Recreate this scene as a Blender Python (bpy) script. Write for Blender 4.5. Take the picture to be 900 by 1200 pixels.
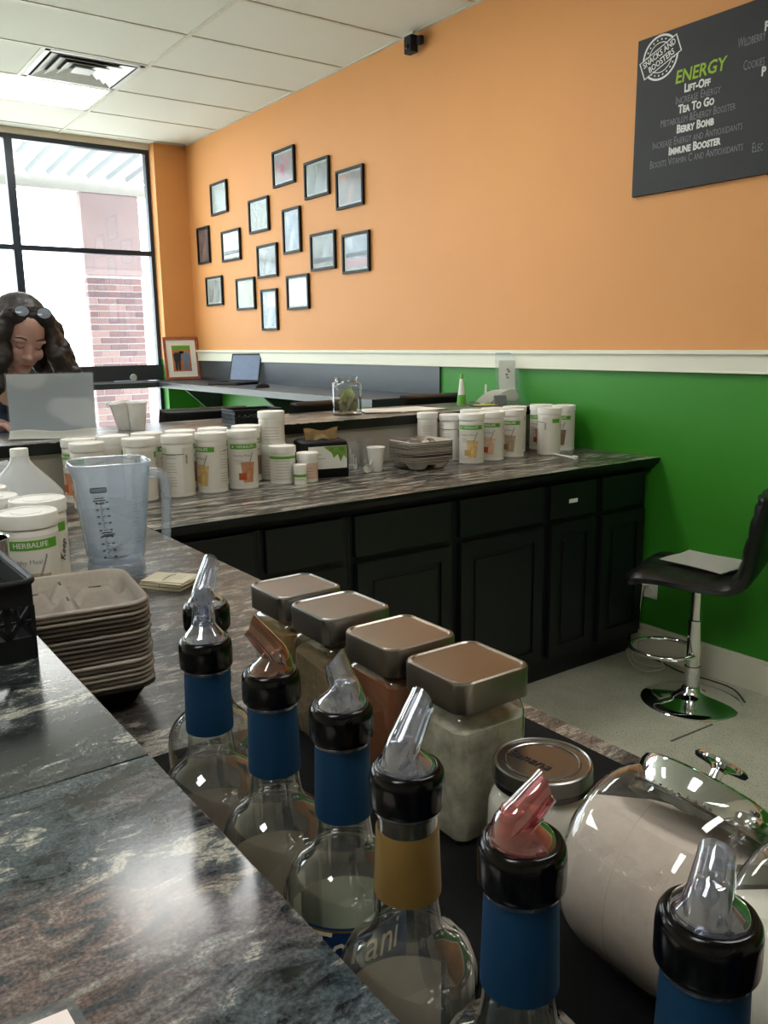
import bpy, bmesh, math, random
from mathutils import Vector, Matrix, noise
PI = math.pi
R = math.radians
random.seed(7)
for o in list(bpy.data.objects): bpy.data.objects.remove(o)
S = bpy.context.scene
COL = S.collection

# ------------------------------------------------------------ camera
HC = 1.425
yaw, pitch, roll, FPX = 0.622275612, 0.2003648, -0.01325864, 980.378
fw = Vector((math.sin(yaw)*math.cos(pitch), math.cos(yaw)*math.cos(pitch), -math.sin(pitch)))
rt = Vector((math.cos(yaw), -math.sin(yaw), 0)); up = rt.cross(fw)
r2 = rt*math.cos(roll)+up*math.sin(roll); u2 = -rt*math.sin(roll)+up*math.cos(roll)
cd = bpy.data.cameras.new('camera'); cam = bpy.data.objects.new('camera', cd); COL.objects.link(cam)
cam.matrix_world = Matrix(((r2.x, u2.x, -fw.x, 0), (r2.y, u2.y, -fw.y, 0), (r2.z, u2.z, -fw.z, HC), (0, 0, 0, 1)))
cd.sensor_fit = 'VERTICAL'; cd.sensor_height = 24.0; cd.lens = 24.0*FPX/1200; cd.clip_start = 0.02; cd.clip_end = 200
S.camera = cam

# ------------------------------------------------------------ world, exposure
SKY = 6.5; TROFF = 12.0
w = bpy.data.worlds.new('overcast_sky'); S.world = w; w.use_nodes = True
bg = w.node_tree.nodes['Background']; bg.inputs[0].default_value = (0.82, 0.93, 1.0, 1); bg.inputs[1].default_value = SKY
sd = bpy.data.lights.new('sun', 'SUN'); sd.energy = 14; sd.angle = R(.6); sun = bpy.data.objects.new('sun', sd); COL.objects.link(sun)
sun.rotation_euler = Vector((.62, .0, -.78)).to_track_quat('-Z', 'Y').to_euler()      # sunlight outside, passing along the shop front
S.view_settings.view_transform = 'Standard'; S.view_settings.look = 'None'
S.view_settings.gamma = 1; S.view_settings.use_curve_mapping = False
S.view_settings.exposure = 0.1

# ------------------------------------------------------------ materials
MATS = {}
def srgb(h):
    if isinstance(h, str):
        c = [int(h[i:i+2], 16)/255 for i in (0, 2, 4)]
        return tuple(((x+.055)/1.055)**2.4 if x > .04045 else x/12.92 for x in c)+(1,)
    return tuple(h)+((1,) if len(h) == 3 else ())
class NT:
    def __init__(s, name):
        s.m = bpy.data.materials.new(name); s.m.use_nodes = True; s.t = s.m.node_tree
        s.b = s.t.nodes['Principled BSDF']; s.out = s.t.nodes['Material Output']
    def n(s, ty, **k):
        nd = s.t.nodes.new(ty)
        for a, v in k.items():
            if a.startswith('i_'):
                key = a[2:].replace('_', ' ')
                nd.inputs[key].default_value = v
            else: setattr(nd, a, v)
        return nd
    def l(s, a, b): s.t.links.new(a, b)
    def ramp(s, fac, stops, interp='LINEAR'):
        r = s.n('ShaderNodeValToRGB'); r.color_ramp.interpolation = interp
        e = r.color_ramp.elements
        while len(e) < len(stops): e.new(.5)
        for el, (p, c) in zip(e, stops): el.position = p; el.color = srgb(c)
        s.l(fac, r.inputs[0]); return r
    def coords(s, scale=(1, 1, 1), rot=(0, 0, 0), kind='Object'):
        tc = s.n('ShaderNodeTexCoord'); mp = s.n('ShaderNodeMapping')
        mp.inputs['Scale'].default_value = scale; mp.inputs['Rotation'].default_value = rot
        s.l(tc.outputs[kind], mp.inputs[0]); return mp.outputs[0]
    def noise(s, vec, scale, detail=4, rough=.55, dist=0):
        nd = s.n('ShaderNodeTexNoise', i_Scale=scale, i_Detail=detail, i_Roughness=rough, i_Distortion=dist)
        s.l(vec, nd.inputs['Vector']); return nd.outputs['Fac']
    def bump(s, h, strength=.2, dist=.001):
        b = s.n('ShaderNodeBump', i_Strength=strength, i_Distance=dist); s.l(h, b.inputs['Height']); s.l(b.outputs[0], s.b.inputs['Normal'])
def pm(name, col, rough=.5, metal=0, var=.06, scale=30, bump=0, coat=0, trans=0, ior=1.45, spec=.5, sub=0):
    """plain principled material with a faint procedural tone variation"""
    if name in MATS: return MATS[name]
    t = NT(name); c = srgb(col)
    t.b.inputs['Roughness'].default_value = rough; t.b.inputs['Metallic'].default_value = metal
    t.b.inputs['IOR'].default_value = ior; t.b.inputs['Specular IOR Level'].default_value = spec
    t.b.inputs['Coat Weight'].default_value = coat; t.b.inputs['Transmission Weight'].default_value = trans
    v = t.coords(); f = t.noise(v, scale)
    lo = tuple(x*(1-var) for x in c[:3])+(1,); hi = tuple(min(1, x*(1+var)) for x in c[:3])+(1,)
    r = t.ramp(f, [(.3, lo), (.7, hi)]); t.l(r.outputs[0], t.b.inputs['Base Color'])
    if bump: t.bump(f, bump, .002)
    if sub: t.b.inputs['Subsurface Weight'].default_value = sub; t.b.inputs['Subsurface Radius'].default_value = (.01, .006, .004)
    MATS[name] = t.m; return t.m
def emis(name, col, st):
    t = NT(name); t.b.inputs['Base Color'].default_value = (.8, .8, .8, 1)
    t.b.inputs['Emission Color'].default_value = srgb(col); t.b.inputs['Emission Strength'].default_value = st
    MATS[name] = t.m; return t.m
def thin(name, tint=(1, 1, 1), edge=(.75, .8, .78), gloss=1.0, rough=.02, haze=0, hazecol=(.7, .75, .8)):
    """thin-walled glass or clear plastic: transparent, darker at grazing angles, with fresnel reflection"""
    t = NT(name); t.t.nodes.remove(t.b)
    lw = t.n('ShaderNodeLayerWeight', i_Blend=.35); lf_ = t.n('ShaderNodeLayerWeight', i_Blend=.5); pw = t.n('ShaderNodeMath', operation='POWER'); t.l(lf_.outputs['Facing'], pw.inputs[0]); pw.inputs[1].default_value = 4.0
    fr = t.n('ShaderNodeMath', operation='MULTIPLY_ADD'); t.l(pw.outputs[0], fr.inputs[0]); fr.inputs[1].default_value = .75; fr.inputs[2].default_value = .045; fr.use_clamp = True
    mx = t.n('ShaderNodeMix', data_type='RGBA'); t.l(lw.outputs['Facing'], mx.inputs[0])
    mx.inputs[6].default_value = srgb(tint); mx.inputs[7].default_value = srgb(edge)
    tr = t.n('ShaderNodeBsdfTransparent'); t.l(mx.outputs[2], tr.inputs[0])
    gl = t.n('ShaderNodeBsdfGlossy', i_Roughness=rough); gl.inputs[0].default_value = (1, 1, 1, 1)
    base = tr.outputs[0]
    if haze:
        tl = t.n('ShaderNodeBsdfTranslucent'); tl.inputs[0].default_value = srgb(hazecol)
        df = t.n('ShaderNodeBsdfDiffuse'); df.inputs[0].default_value = srgb(hazecol)
        m0 = t.n('ShaderNodeMixShader'); m0.inputs[0].default_value = .5; t.l(tl.outputs[0], m0.inputs[1]); t.l(df.outputs[0], m0.inputs[2])
        m1 = t.n('ShaderNodeMixShader'); m1.inputs[0].default_value = haze; t.l(base, m1.inputs[1]); t.l(m0.outputs[0], m1.inputs[2]); base = m1.outputs[0]
    mu = t.n('ShaderNodeMath', operation='MULTIPLY'); mu.use_clamp = True; t.l(fr.outputs[0], mu.inputs[0]); mu.inputs[1].default_value = gloss
    m2 = t.n('ShaderNodeMixShader'); t.l(mu.outputs[0], m2.inputs[0]); t.l(base, m2.inputs[1]); t.l(gl.outputs[0], m2.inputs[2])
    t.l(m2.outputs[0], t.out.inputs[0]); MATS[name] = t.m; return t.m

def stone(name, stretch, rot, scale, dark, mid, light, accent=None, rough=.22, seed=0, lightpos=.62):
    """printed stone-look laminate"""
    t = NT(name)
    v = t.coords(stretch, rot)
    if seed:
        ad = t.n('ShaderNodeVectorMath', operation='ADD'); t.l(v, ad.inputs[0]); ad.inputs[1].default_value = (seed*3.1, seed*1.7, seed); v = ad.outputs[0]
    f1 = t.noise(v, scale, 8, .68, .6)
    f2 = t.noise(v, scale*4.2, 8, .7, 1.2)
    a = t.n('ShaderNodeMath', operation='MULTIPLY_ADD'); t.l(f1, a.inputs[0]); a.inputs[1].default_value = .55
    b = t.n('ShaderNodeMath', operation='MULTIPLY'); t.l(f2, b.inputs[0]); b.inputs[1].default_value = .45; t.l(b.outputs[0], a.inputs[2])
    r = t.ramp(a.outputs[0], [(.44, dark), (.515, mid), (lightpos-.04, mid), (lightpos, light), (.75, light)])
    col = r.outputs[0]
    if accent:
        f3 = t.noise(v, scale*.55, 3, .5, .3)
        r3 = t.ramp(f3, [(.57, (0, 0, 0)), (.69, (.6, .6, .6))])
        mx = t.n('ShaderNodeMix', data_type='RGBA'); t.l(r3.outputs[0], mx.inputs[0]); t.l(col, mx.inputs[6])
        r4 = t.ramp(f2, [(.38, mid), (.52, accent), (.66, light)])
        t.l(r4.outputs[0], mx.inputs[7]); col = mx.outputs[2]
    f5 = t.noise(t.coords((1, 1, 1)), 420, 2, .6)
    r5 = t.ramp(f5, [(.35, (.55, .55, .55)), (.65, (1.25, 1.25, 1.25))])
    mm = t.n('ShaderNodeMix', data_type='RGBA', blend_type='MULTIPLY'); mm.inputs[0].default_value = 1; t.l(col, mm.inputs[6]); t.l(r5.outputs[0], mm.inputs[7])
    t.l(mm.outputs[2], t.b.inputs['Base Color']); t.b.inputs['Roughness'].default_value = rough
    rr = t.n('ShaderNodeMapRange'); t.l(f5, rr.inputs[0]); rr.inputs[3].default_value = rough*.7; rr.inputs[4].default_value = rough*1.5; t.l(rr.outputs[0], t.b.inputs['Roughness'])
    t.bump(f5, .05, .0004)
    MATS[name] = t.m; return t.m

M_granite = stone('granite_laminate', (1, 1.9, 1), (0, 0, R(-42)), 6.5, '131617', '4b555a', 'aaa89d', '8a6f65', .14, 1, .585)
M_granite2 = stone('granite_laminate_far', (1, 2.2, 1), (0, 0, R(-30)), 8, '15181a', '3f4546', '98978c', None, .15, 4, .575)
M_streak = stone('streaked_laminate', (1, 6, 1), (0, 0, R(3)), 5.5, '17181a', '45423f', 'b0aba0', None, .25, 2, .548)
M_streak2 = stone('streaked_laminate_low', (1, 2.6, 1), (0, 0, R(-35)), 7, '232526', '52504d', 'a39e94', '7b6c61', .27, 9, .56)

M_orange = pm('orange_wall_paint', 'cf9053', .62, var=.02, scale=3)
M_green = pm('green_wall_paint', '34861f', .55, var=.03, scale=3)
M_trimw = pm('cream_trim_paint', 'dcdac6', .5, var=.02, scale=5)
M_tile = pm('ceiling_tile_white', 'cfd2ca', .9, var=.03, scale=260, bump=.15)
M_grid = pm('ceiling_grid_metal', 'c2c2b6', .5)
M_black = pm('black_cabinet_paint', '0b0e10', .42, var=.15, scale=8)
M_blackedge = pm('black_counter_edge', '0f1112', .3)
M_cream = pm('taupe_bar_wall', 'aaa698', .6, var=.02, scale=4)
M_rubber = pm('black_bar_mat', '060607', .8, spec=.2, var=.3, scale=300, bump=.4)
M_neutral = pm('neutral_wall_paint', 'cfc7b4', .7, var=.02, scale=3)
M_darkpanel = pm('dark_grey_laminate', '2b3035', .35, var=.05, scale=6)
M_frameblk = pm('black_aluminium', '1a2430', .35)
M_chrome = pm('chrome', 'e4e6e6', .06, 1, var=.01)
M_steel = pm('brushed_steel', '888886', .27, 1, var=.08, scale=12)
M_steel2 = pm('dusty_steel', '8d857b', .3, 1, var=.10, scale=9)
M_vinyl = pm('black_vinyl', '0c0d0f', .38, var=.1, scale=60, bump=.1)
M_plw = pm('white_plastic', 'e6e4dc', .35, var=.015, scale=20)
M_plw2 = pm('off_white_label', 'dedad0', .45, var=.015, scale=20)
M_greenb = pm('label_green', '5fa535', .45)
M_foam = pm('white_foam', 'e9e8e2', .6)
M_pulp = pm('moulded_pulp', 'bbb2a6', .92, var=.06, scale=160, bump=.12)
M_paper = pm('white_paper', 'e6e6de', .75, var=.02)
M_paper2 = pm('cream_paper', 'cfc7ae', .75, var=.04)
M_kraft = pm('kraft_napkin', 'b89f78', .85, var=.08, scale=90, bump=.3)
M_ink = pm('black_ink', '15151a', .6)
M_inkg = pm('grey_print', '8d8a84', .6)
M_blkpl = pm('glossy_black_plastic', '050506', .16, spec=.32)
M_blkmat = pm('matt_black_plastic', '101113', .55, spec=.3)
M_bluesl = pm('blue_shrink_sleeve', '063050', .6, spec=.25, var=.04)
M_goldsl = pm('gold_shrink_sleeve', '7b6130', .4, metal=.25, var=.08)
M_glassb = thin('clear_bottle_glass', (.98, .99, .98), (.40, .46, .42), 2.4, .015, .02, (.75, .76, .7))
M_glassj = thin('clear_jar_glass', (.97, .98, .97), (.5, .55, .55), 1.7)
M_acryl = thin('clear_acrylic', (.95, .97, .98), (.7, .76, .8), 1.2, .05, .06, (.8, .85, .9))
M_cupc = thin('clear_plastic_cup', (.93, .94, .95), (.6, .62, .65), 1.2, .1, .15, (.8, .8, .8))
M_pitch = thin('frosted_pitcher_plastic', (.90, .93, .96), (.55, .61, .68), 1.0, .12, .24, (.70, .76, .84))
M_pane = thin('window_glass', (.98, .99, .99), (.9, .93, .93), .8, .0)
M_pglass = thin('picture_glass', (.98, .99, .99), (.9, .93, .93), .3, .12)
M_spout = thin('clear_spout_plastic', (.86, .88, .93), (.30, .33, .42), 3.2, .04, .05, (.8, .83, .95))
M_spoutr = thin('red_stained_spout', (.92, .55, .56), (.45, .12, .14), 3.2, .04, .08, (.85, .3, .3))
M_spoutb = thin('brown_stained_spout', (.72, .48, .36), (.3, .13, .08), 3.2, .04, .06, (.5, .25, .15))
M_board = pm('chalkboard_black', '1d1e20', .6, var=.15, scale=14)
M_chw = pm('chalk_white', 'd8d8d4', .7)
M_chg = pm('chalk_grey', '77777a', .7)
M_chgr = pm('chalk_green', '8fae2c', .7)
M_mount = pm('picture_mount_paper', 'b4b8b2', .7)
M_jug = thin('milky_jug_plastic', (.8, .82, .82), (.6, .63, .63), .7, .25, .72, (.82, .84, .84))

def powder(name, c1, c2, sc=60, bump=.6):
    t = NT(name); v = t.coords(); f = t.noise(v, sc, 6, .65); r = t.ramp(f, [(.3, c1), (.7, c2)]); t.l(r.outputs[0], t.b.inputs['Base Color'])
    t.b.inputs['Roughness'].default_value = .95; t.bump(f, bump, .004); MATS[name] = t.m; return t.m
P_tan = powder('tan_powder', '7d6a4c', 'a08a66', 120)
P_amber = powder('amber_powder', '8a6a3a', 'a3834f', 90)
P_red = powder('cocoa_red_powder', '7d4728', '8f5533', 30, .2)
P_cream = powder('cream_powder', '9c9480', 'd6cfbb', 45)
P_white = powder('white_powder', 'd9d2c4', 'e8e2d6', 40, .3)
P_pink = powder('pale_pink_powder', 'cbb9ae', 'd8c8bd', 50, .3)

# ------------------------------------------------------------ mesh helpers
def obj(name, bm, mat, parent=None, loc=None, rot=None, smooth=0, bevel=0, seg=2):
    """link ONE mesh object; bm: bmesh or (verts, faces) or Mesh"""
    if isinstance(bm, bpy.types.Mesh): me = bm
    else:
        if isinstance(bm, tuple):
            b = bmesh.new(); vs = [b.verts.new(p) for p in bm[0]]
            for f in bm[1]:
                try: b.faces.new([vs[i] for i in f])
                except ValueError: pass
            bm = b
        if bevel:
            bmesh.ops.remove_doubles(bm, verts=bm.verts, dist=1e-6)
            es = [e for e in bm.edges if len(e.link_faces) == 2 and e.calc_face_angle(0) > R(30)]
            bmesh.ops.bevel(bm, geom=es, offset=bevel, segments=seg, profile=.5, affect='EDGES')
        bmesh.ops.recalc_face_normals(bm, faces=bm.faces)
        me = bpy.data.meshes.new(name); bm.to_mesh(me); bm.free()
    if mat is not None and not me.materials:
        for m in (mat if isinstance(mat, (list, tuple)) else [mat]): me.materials.append(m)
    if smooth:
        for p in me.polygons: p.use_smooth = True
        try: me.set_sharp_from_angle(angle=R(smooth if smooth > 1 else 35))
        except Exception: pass
    o = bpy.data.objects.new(name, me); COL.objects.link(o)
    if parent: o.parent = parent
    if loc is not None: o.location = loc
    if rot is not None: o.rotation_euler = rot
    return o
def box(bm, x0, x1, y0, y1, z0, z1, M=None):
    vs = [bm.verts.new((x, y, z)) for x in (x0, x1) for y in (y0, y1) for z in (z0, z1)]
    if M is not None:
        for v in vs: v.co = M @ v.co
    for f in ((0, 1, 3, 2), (4, 6, 7, 5), (0, 4, 5, 1), (2, 3, 7, 6), (0, 2, 6, 4), (1, 5, 7, 3)): bm.faces.new([vs[i] for i in f])
    return bm
def B(*a, **k): return box(bmesh.new(), *a, **k)
def lathe(prof, n=32, close=True, bm=None, M=None, sx=1, sy=1):
    """profile [(r,z)...] about z"""
    bm = bm or bmesh.new(); rings = []
    for r, z in prof:
        if r < 1e-6: rings.append([bm.verts.new((0, 0, z))])
        else: rings.append([bm.verts.new((sx*r*math.cos(2*PI*i/n), sy*r*math.sin(2*PI*i/n), z)) for i in range(n)])
    if M is not None:
        for rg in rings:
            for v in rg: v.co = M @ v.co
    for a, b in zip(rings, rings[1:]):
        for i in range(n):
            j = (i+1) % n
            if len(a) == 1 and len(b) == 1: continue
            if len(a) == 1: bm.faces.new((a[0], b[j], b[i]))
            elif len(b) == 1: bm.faces.new((a[i], a[j], b[0]))
            else: bm.faces.new((a[i], a[j], b[j], b[i]))
    return bm
def cyl(r, z0, z1, n=32, **k): return lathe([(0, z0), (r, z0), (r, z1), (0, z1)], n, **k)
def rrect(w, d, r, n=5):
    """rounded rectangle outline, centred"""
    pts = []
    for cx, cy, a0 in ((w/2-r, d/2-r, 0), (-w/2+r, d/2-r, 90), (-w/2+r, -d/2+r, 180), (w/2-r, -d/2+r, 270)):
        for i in range(n+1):
            a = R(a0+90*i/n); pts.append((cx+r*math.cos(a), cy+r*math.sin(a)))
    return pts
def stack(rings, cap0=True, cap1=True, bm=None):
    """loft closed rings of equal length"""
    bm = bm or bmesh.new(); rs = [[bm.verts.new(p) for p in r] for r in rings]; n = len(rs[0])
    for a, b in zip(rs, rs[1:]):
        for i in range(n):
            j = (i+1) % n; bm.faces.new((a[i], a[j], b[j], b[i]))
    if cap0: bm.faces.new(rs[0][::-1])
    if cap1: bm.faces.new(rs[-1])
    return bm
def rbox(w, d, z0, z1, r, top=None, bm=None):
    """rounded-corner box with softened top and bottom edges"""
    e = top if top is not None else r*.3; rg = []
    for z, s in ((z0, e), (z0+e*.3, e*.3), (z0+e, 0), (z1-e, 0), (z1-e*.3, e*.3), (z1, e)):
        rg.append([(x, y, z) for x, y in rrect(w-2*s, d-2*s, max(r-s, .0005))])
    return stack(rg, bm=bm)
def tube(pts, rad, n=10, bm=None, cap=True, closed=False):
    bm = bm or bmesh.new(); pts = [Vector(p) for p in pts]; m = len(pts)
    rr = rad if isinstance(rad, (list, tuple)) else [rad]*m
    t0 = (pts[1]-pts[0]).normalized(); ref = Vector((0, 0, 1)) if abs(t0.z) < .9 else Vector((1, 0, 0))
    nrm = t0.cross(ref).normalized(); rings = []
    for i, p in enumerate(pts):
        if closed: t = (pts[(i+1) % m]-pts[i-1]).normalized()
        else: t = (pts[min(i+1, m-1)]-pts[max(i-1, 0)]).normalized()
        nrm = (nrm-t*nrm.dot(t)).normalized(); b = t.cross(nrm)
        rings.append([bm.verts.new(p+(nrm*math.cos(2*PI*k/n)+b*math.sin(2*PI*k/n))*rr[i]) for k in range(n)])
    for i in range(m if closed else m-1):
        a, c = rings[i], rings[(i+1) % m]
        for k in range(n):
            j = (k+1) % n; bm.faces.new((a[k], a[j], c[j], c[k]))
    if cap and not closed: bm.faces.new(rings[0][::-1]); bm.faces.new(rings[-1])
    return bm
def spline(P, n=8):
    P = [Vector(p) for p in P]; out = []
    for i in range(len(P)-1):
        a, b, c, d = P[max(i-1, 0)], P[i], P[i+1], P[min(i+2, len(P)-1)]
        for k in range(n):
            t = k/n; out.append(.5*((2*b)+(c-a)*t+(2*a-5*b+4*c-d)*t*t+(3*b-a-3*c+d)*t**3))
    out.append(P[-1]); return out
def grid_surf(f, nu, nv, thick=0):
    """surface f(u,v)->Vector, optional solid thickness along -normal"""
    vs = [f(i/nu, j/nv) for i in range(nu+1) for j in range(nv+1)]
    fs = [(i*(nv+1)+j, (i+1)*(nv+1)+j, (i+1)*(nv+1)+j+1, i*(nv+1)+j+1) for i in range(nu) for j in range(nv)]
    bm = bmesh.new(); V = [bm.verts.new(p) for p in vs]
    for q in fs: bm.faces.new([V[i] for i in q])
    if thick: bmesh.ops.solidify(bm, geom=bm.faces[:], thickness=thick)
    return bm
def cpatch(r, a0, a1, z0, z1, n=12, bm=None, rz=None):
    """thin curved patch on a cylinder; angle 0 faces -Y, positive to the right"""
    bm = bm or bmesh.new(); v = []
    for i in range(n+1):
        a = a0+(a1-a0)*i/n
        v.append((bm.verts.new((r*math.sin(a), -r*math.cos(a), z0)), bm.verts.new((r*math.sin(a), -r*math.cos(a), z1))))
    for p, q in zip(v, v[1:]): bm.faces.new((p[0], q[0], q[1], p[1]))
    return bm
_dg = None
def text_mesh(s, size, align='CENTER', sx=1.0, shear=0, smallcaps=False, bold=0, ext=.0003):
    """text laid out in the XZ plane facing -Y, origin at the middle of its line"""
    cu = bpy.data.curves.new('lettering', 'FONT'); cu.body = s; cu.size = size; cu.align_x = align; cu.align_y = 'CENTER'
    cu.resolution_u = 2; cu.extrude = ext; cu.shear = shear; cu.offset = bold
    if smallcaps:
        cu.small_caps_scale = .78
        for i in range(len(s)):
            if s[i].islower(): cu.body_format[i].use_small_caps = True
    o = bpy.data.objects.new('lettering', cu); COL.objects.link(o)
    dg = bpy.context.evaluated_depsgraph_get(); me = bpy.data.meshes.new_from_object(o.evaluated_get(dg))
    bpy.data.objects.remove(o); bpy.data.curves.remove(cu)
    for v in me.vertices: v.co = Vector((v.co.x*sx, -v.co.z, v.co.y))
    return me
def text_cyl(s, size, r, a, z, name='lettering', mat=None, parent=None, **k):
    me = text_mesh(s, size, **k)
    for v in me.vertices:
        th = a+v.co.x/r; rr = r-v.co.y; v.co = Vector((rr*math.sin(th), -rr*math.cos(th), z+v.co.z))
    return obj(name, me, mat, parent)

def tag(o, label, cat, group=None, kind=None):
    o['label'] = label; o['category'] = cat
    if group: o['group'] = group
    if kind: o['kind'] = kind
    return o
def thing(name, label, cat, loc=(0, 0, 0), rz=0, group=None):
    o = bpy.data.objects.new(name, None); COL.objects.link(o); o.empty_display_size = .05
    o.location = loc; o.rotation_euler = (0, 0, rz); return tag(o, label, cat, group)
def struct(name, bm, mat, parent=None, **k):
    o = obj(name, bm, mat, parent, **k)
    if not parent: o['kind'] = 'structure'
    return o
CH = {}
def kids(o): return [c for c in bpy.data.objects if c.parent == o]
def dup(root, loc=None, rz=None, label=None, group=None):
    r = root.copy(); COL.objects.link(r)
    if loc is not None: r.location = loc
    if rz is not None: r.rotation_euler = (0, 0, rz)
    if label: r['label'] = label
    if group: r['group'] = group
    for ch in kids(root):
        c = ch.copy(); COL.objects.link(c); c.parent = r
        for g in kids(ch):
            if g is c: continue
            d = g.copy(); COL.objects.link(d); d.parent = c
    return r

# ============================================================ ROOM SHELL
XW, YF, ZC = 3.11, 7.30, 3.09          # right wall, window plane, ceiling
XL, YN = -3.4, -3.0
YP, XP = 7.19, 2.825                   # pilaster face, its left side
C0 = .914; ZB = 1.11                   # work counter, bar top
# floor: speckled vinyl
t = NT('speckled_vinyl_floor'); v = t.coords()
f = t.noise(v, 9, 3); r = t.ramp(f, [(.35, 'b0af9e'), (.65, 'bdbcaa')])
vo = t.n('ShaderNodeTexVoronoi', i_Scale=150); t.l(v, vo.inputs['Vector'])
r2_ = t.ramp(vo.outputs['Distance'], [(.12, (.35, .34, .3)), (.24, (1, 1, 1))])
f9 = t.noise(t.coords((1, 1.8, 1), (0, 0, .5)), 120, 2, .5); r9 = t.ramp(f9, [(.36, (.25, .24, .2)), (.41, (1, 1, 1))])
mm = t.n('ShaderNodeMix', data_type='RGBA', blend_type='MULTIPLY'); mm.inputs[0].default_value = .8; t.l(r.outputs[0], mm.inputs[6]); t.l(r9.outputs[0], mm.inputs[7])
t.l(mm.outputs[2], t.b.inputs['Base Color']); t.b.inputs['Roughness'].default_value = .38; t.bump(f9, .06, .001)
M_floor = t.m
struct('floor', B(XL-.1, XW+.1, YN-.1, YF+.1, -.08, 0), M_floor)
# ceiling: hidden deck above, grid and tiles
deck = struct('ceiling', B(XL-.1, XW+.1, YN-.1, YF+.2, ZC+.03, ZC+.10), M_tile)
g = bmesh.new()
ys = [YF+.2]+[7.14-.61*i for i in range(0, 17)]; ys = [7.14-.61*i for i in range(17)]
xs = [2.09-1.22*i for i in range(5)]
for y in ys: box(g, XL, XW, y-.012, y+.012, ZC-.002, ZC+.03)
for x in xs: box(g, x-.012, x+.012, YN, YF, ZC-.003, ZC+.029)
box(g, 1.468, 1.492, 5.31, 5.92, ZC-.003, ZC+.029)
box(g, XW-.022, XW, YN, YF, ZC-.003, ZC+.029); box(g, XP, XW, YP-.02, YP, ZC-.003, ZC+.029)
obj('ceiling_grid', g, M_grid, deck)
xe = [XW]+xs+[XL]; ye = [YP if 0 else YF]+ys+[YN]
trof = []
for i in range(len(xe)-1):
    for j in range(len(ye)-1):
        x1, x0, y1, y0 = xe[i], xe[i+1], ye[j], ye[j+1]
        if x1-x0 < .05 or y1-y0 < .05: continue
        yc = (y0+y1)/2
        if i in (1, 3) and any(abs(yc-q) < .2 for q in (6.225, 3.175, .125)): trof.append((x0, x1, y0, y1)); continue
        if i == 1 and abs(yc-5.615) < .2:
            obj('ceiling_tile', B(x0+.013, 1.467, y0+.013, y1-.013, ZC+.002, ZC+.02), M_tile, deck); continue
        obj('ceiling_tile', B(x0+.013, x1-.013, y0+.013, y1-.013, ZC+.002, ZC+.02), M_tile, deck)
M_lamp = emis('troffer_diffuser', (1.0, .985, .95, 1), TROFF)
tl0 = None
for (x0, x1, y0, y1) in trof:
    near = 'lit white ceiling light panel beside the air vent, near the window' if (x1 > 2 and y1 > 6) else None
    lab = near or 'lit white ceiling light panel %s' % {(True, 3): 'above the back counter', (True, 0): 'above the low counter', (True, -2): 'behind the camera on the right', (False, 6): 'at the left near the window', (False, 3): 'at the left above the bar', (False, 0): 'at the left above the customers', (False, -2): 'behind the camera on the left'}[(x1 > 2, {6: 6, 3: 3, 0: 0, -2: -2, -1: -2}[int((y0+y1)/2)])]
    T = thing('ceiling_light', lab, 'light', ((x0+x1)/2, (y0+y1)/2, ZC), 0, 'ceiling light panels')
    hw, hd = (x1-x0)/2-.014, (y1-y0)/2-.014
    fr = bmesh.new()
    for a in (-1, 1):
        box(fr, -hw, hw, a*hd-(.02 if a > 0 else 0), a*hd+(0 if a > 0 else .02), -.001, .03)
        box(fr, a*hw-(.02 if a > 0 else 0), a*hw+(0 if a > 0 else .02), -hd, hd, -.001, .03)
    obj('light_frame', fr, M_grid, T); obj('diffuser', B(-hw+.02, hw-.02, -hd+.02, hd-.02, .006, .012), M_lamp, T)

# vent: stepped square cones
V = thing('ceiling_vent', 'square white metal air vent with stepped louvres in the ceiling', 'vent', (1.785, 5.615, ZC))
M_vent = pm('vent_metal', 'b9bdbb', .4, metal=.2); M_dark = pm('duct_dark', '2b2e30', .8)
def ringbox(a, b, z0, z1):     # square louvre sloping out
    r1 = [(x*b, y*b, z0) for x, y in ((-1, -1), (1, -1), (1, 1), (-1, 1))]; r2 = [(x*a, y*a, z1) for x, y in ((-1, -1), (1, -1), (1, 1), (-1, 1))]
    r3 = [(x*a, y*a, z1+.004) for x, y in ((-1, -1), (1, -1), (1, 1), (-1, 1))]; r4 = [(x*b, y*b, z0+.004) for x, y in ((-1, -1), (1, -1), (1, 1), (-1, 1))]
    bm = stack([r1, r2, r3, r4, r1], False, False); bmesh.ops.remove_doubles(bm, verts=bm.verts, dist=1e-6); return bm
obj('duct_box', B(-.27, .27, -.27, .27, .024, .029), M_dark, V)
f_ = bmesh.new()
for a in (-1, 1):
    box(f_, -.292, .292, a*.292-(.03 if a > 0 else 0), a*.292+(0 if a > 0 else .03), -.004, .004); box(f_, a*.292-(.03 if a > 0 else 0), a*.292+(0 if a > 0 else .03), -.292, .292, -.004, .004)
obj('vent_frame', f_, M_vent, V)
for b in (.245, .185, .125): obj('louvre', ringbox(b-.06, b, -.006, .02), M_vent, V)
obj('centre_plate', B(-.06, .06, -.06, .06, -.006, -.001), M_vent, V)

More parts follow.
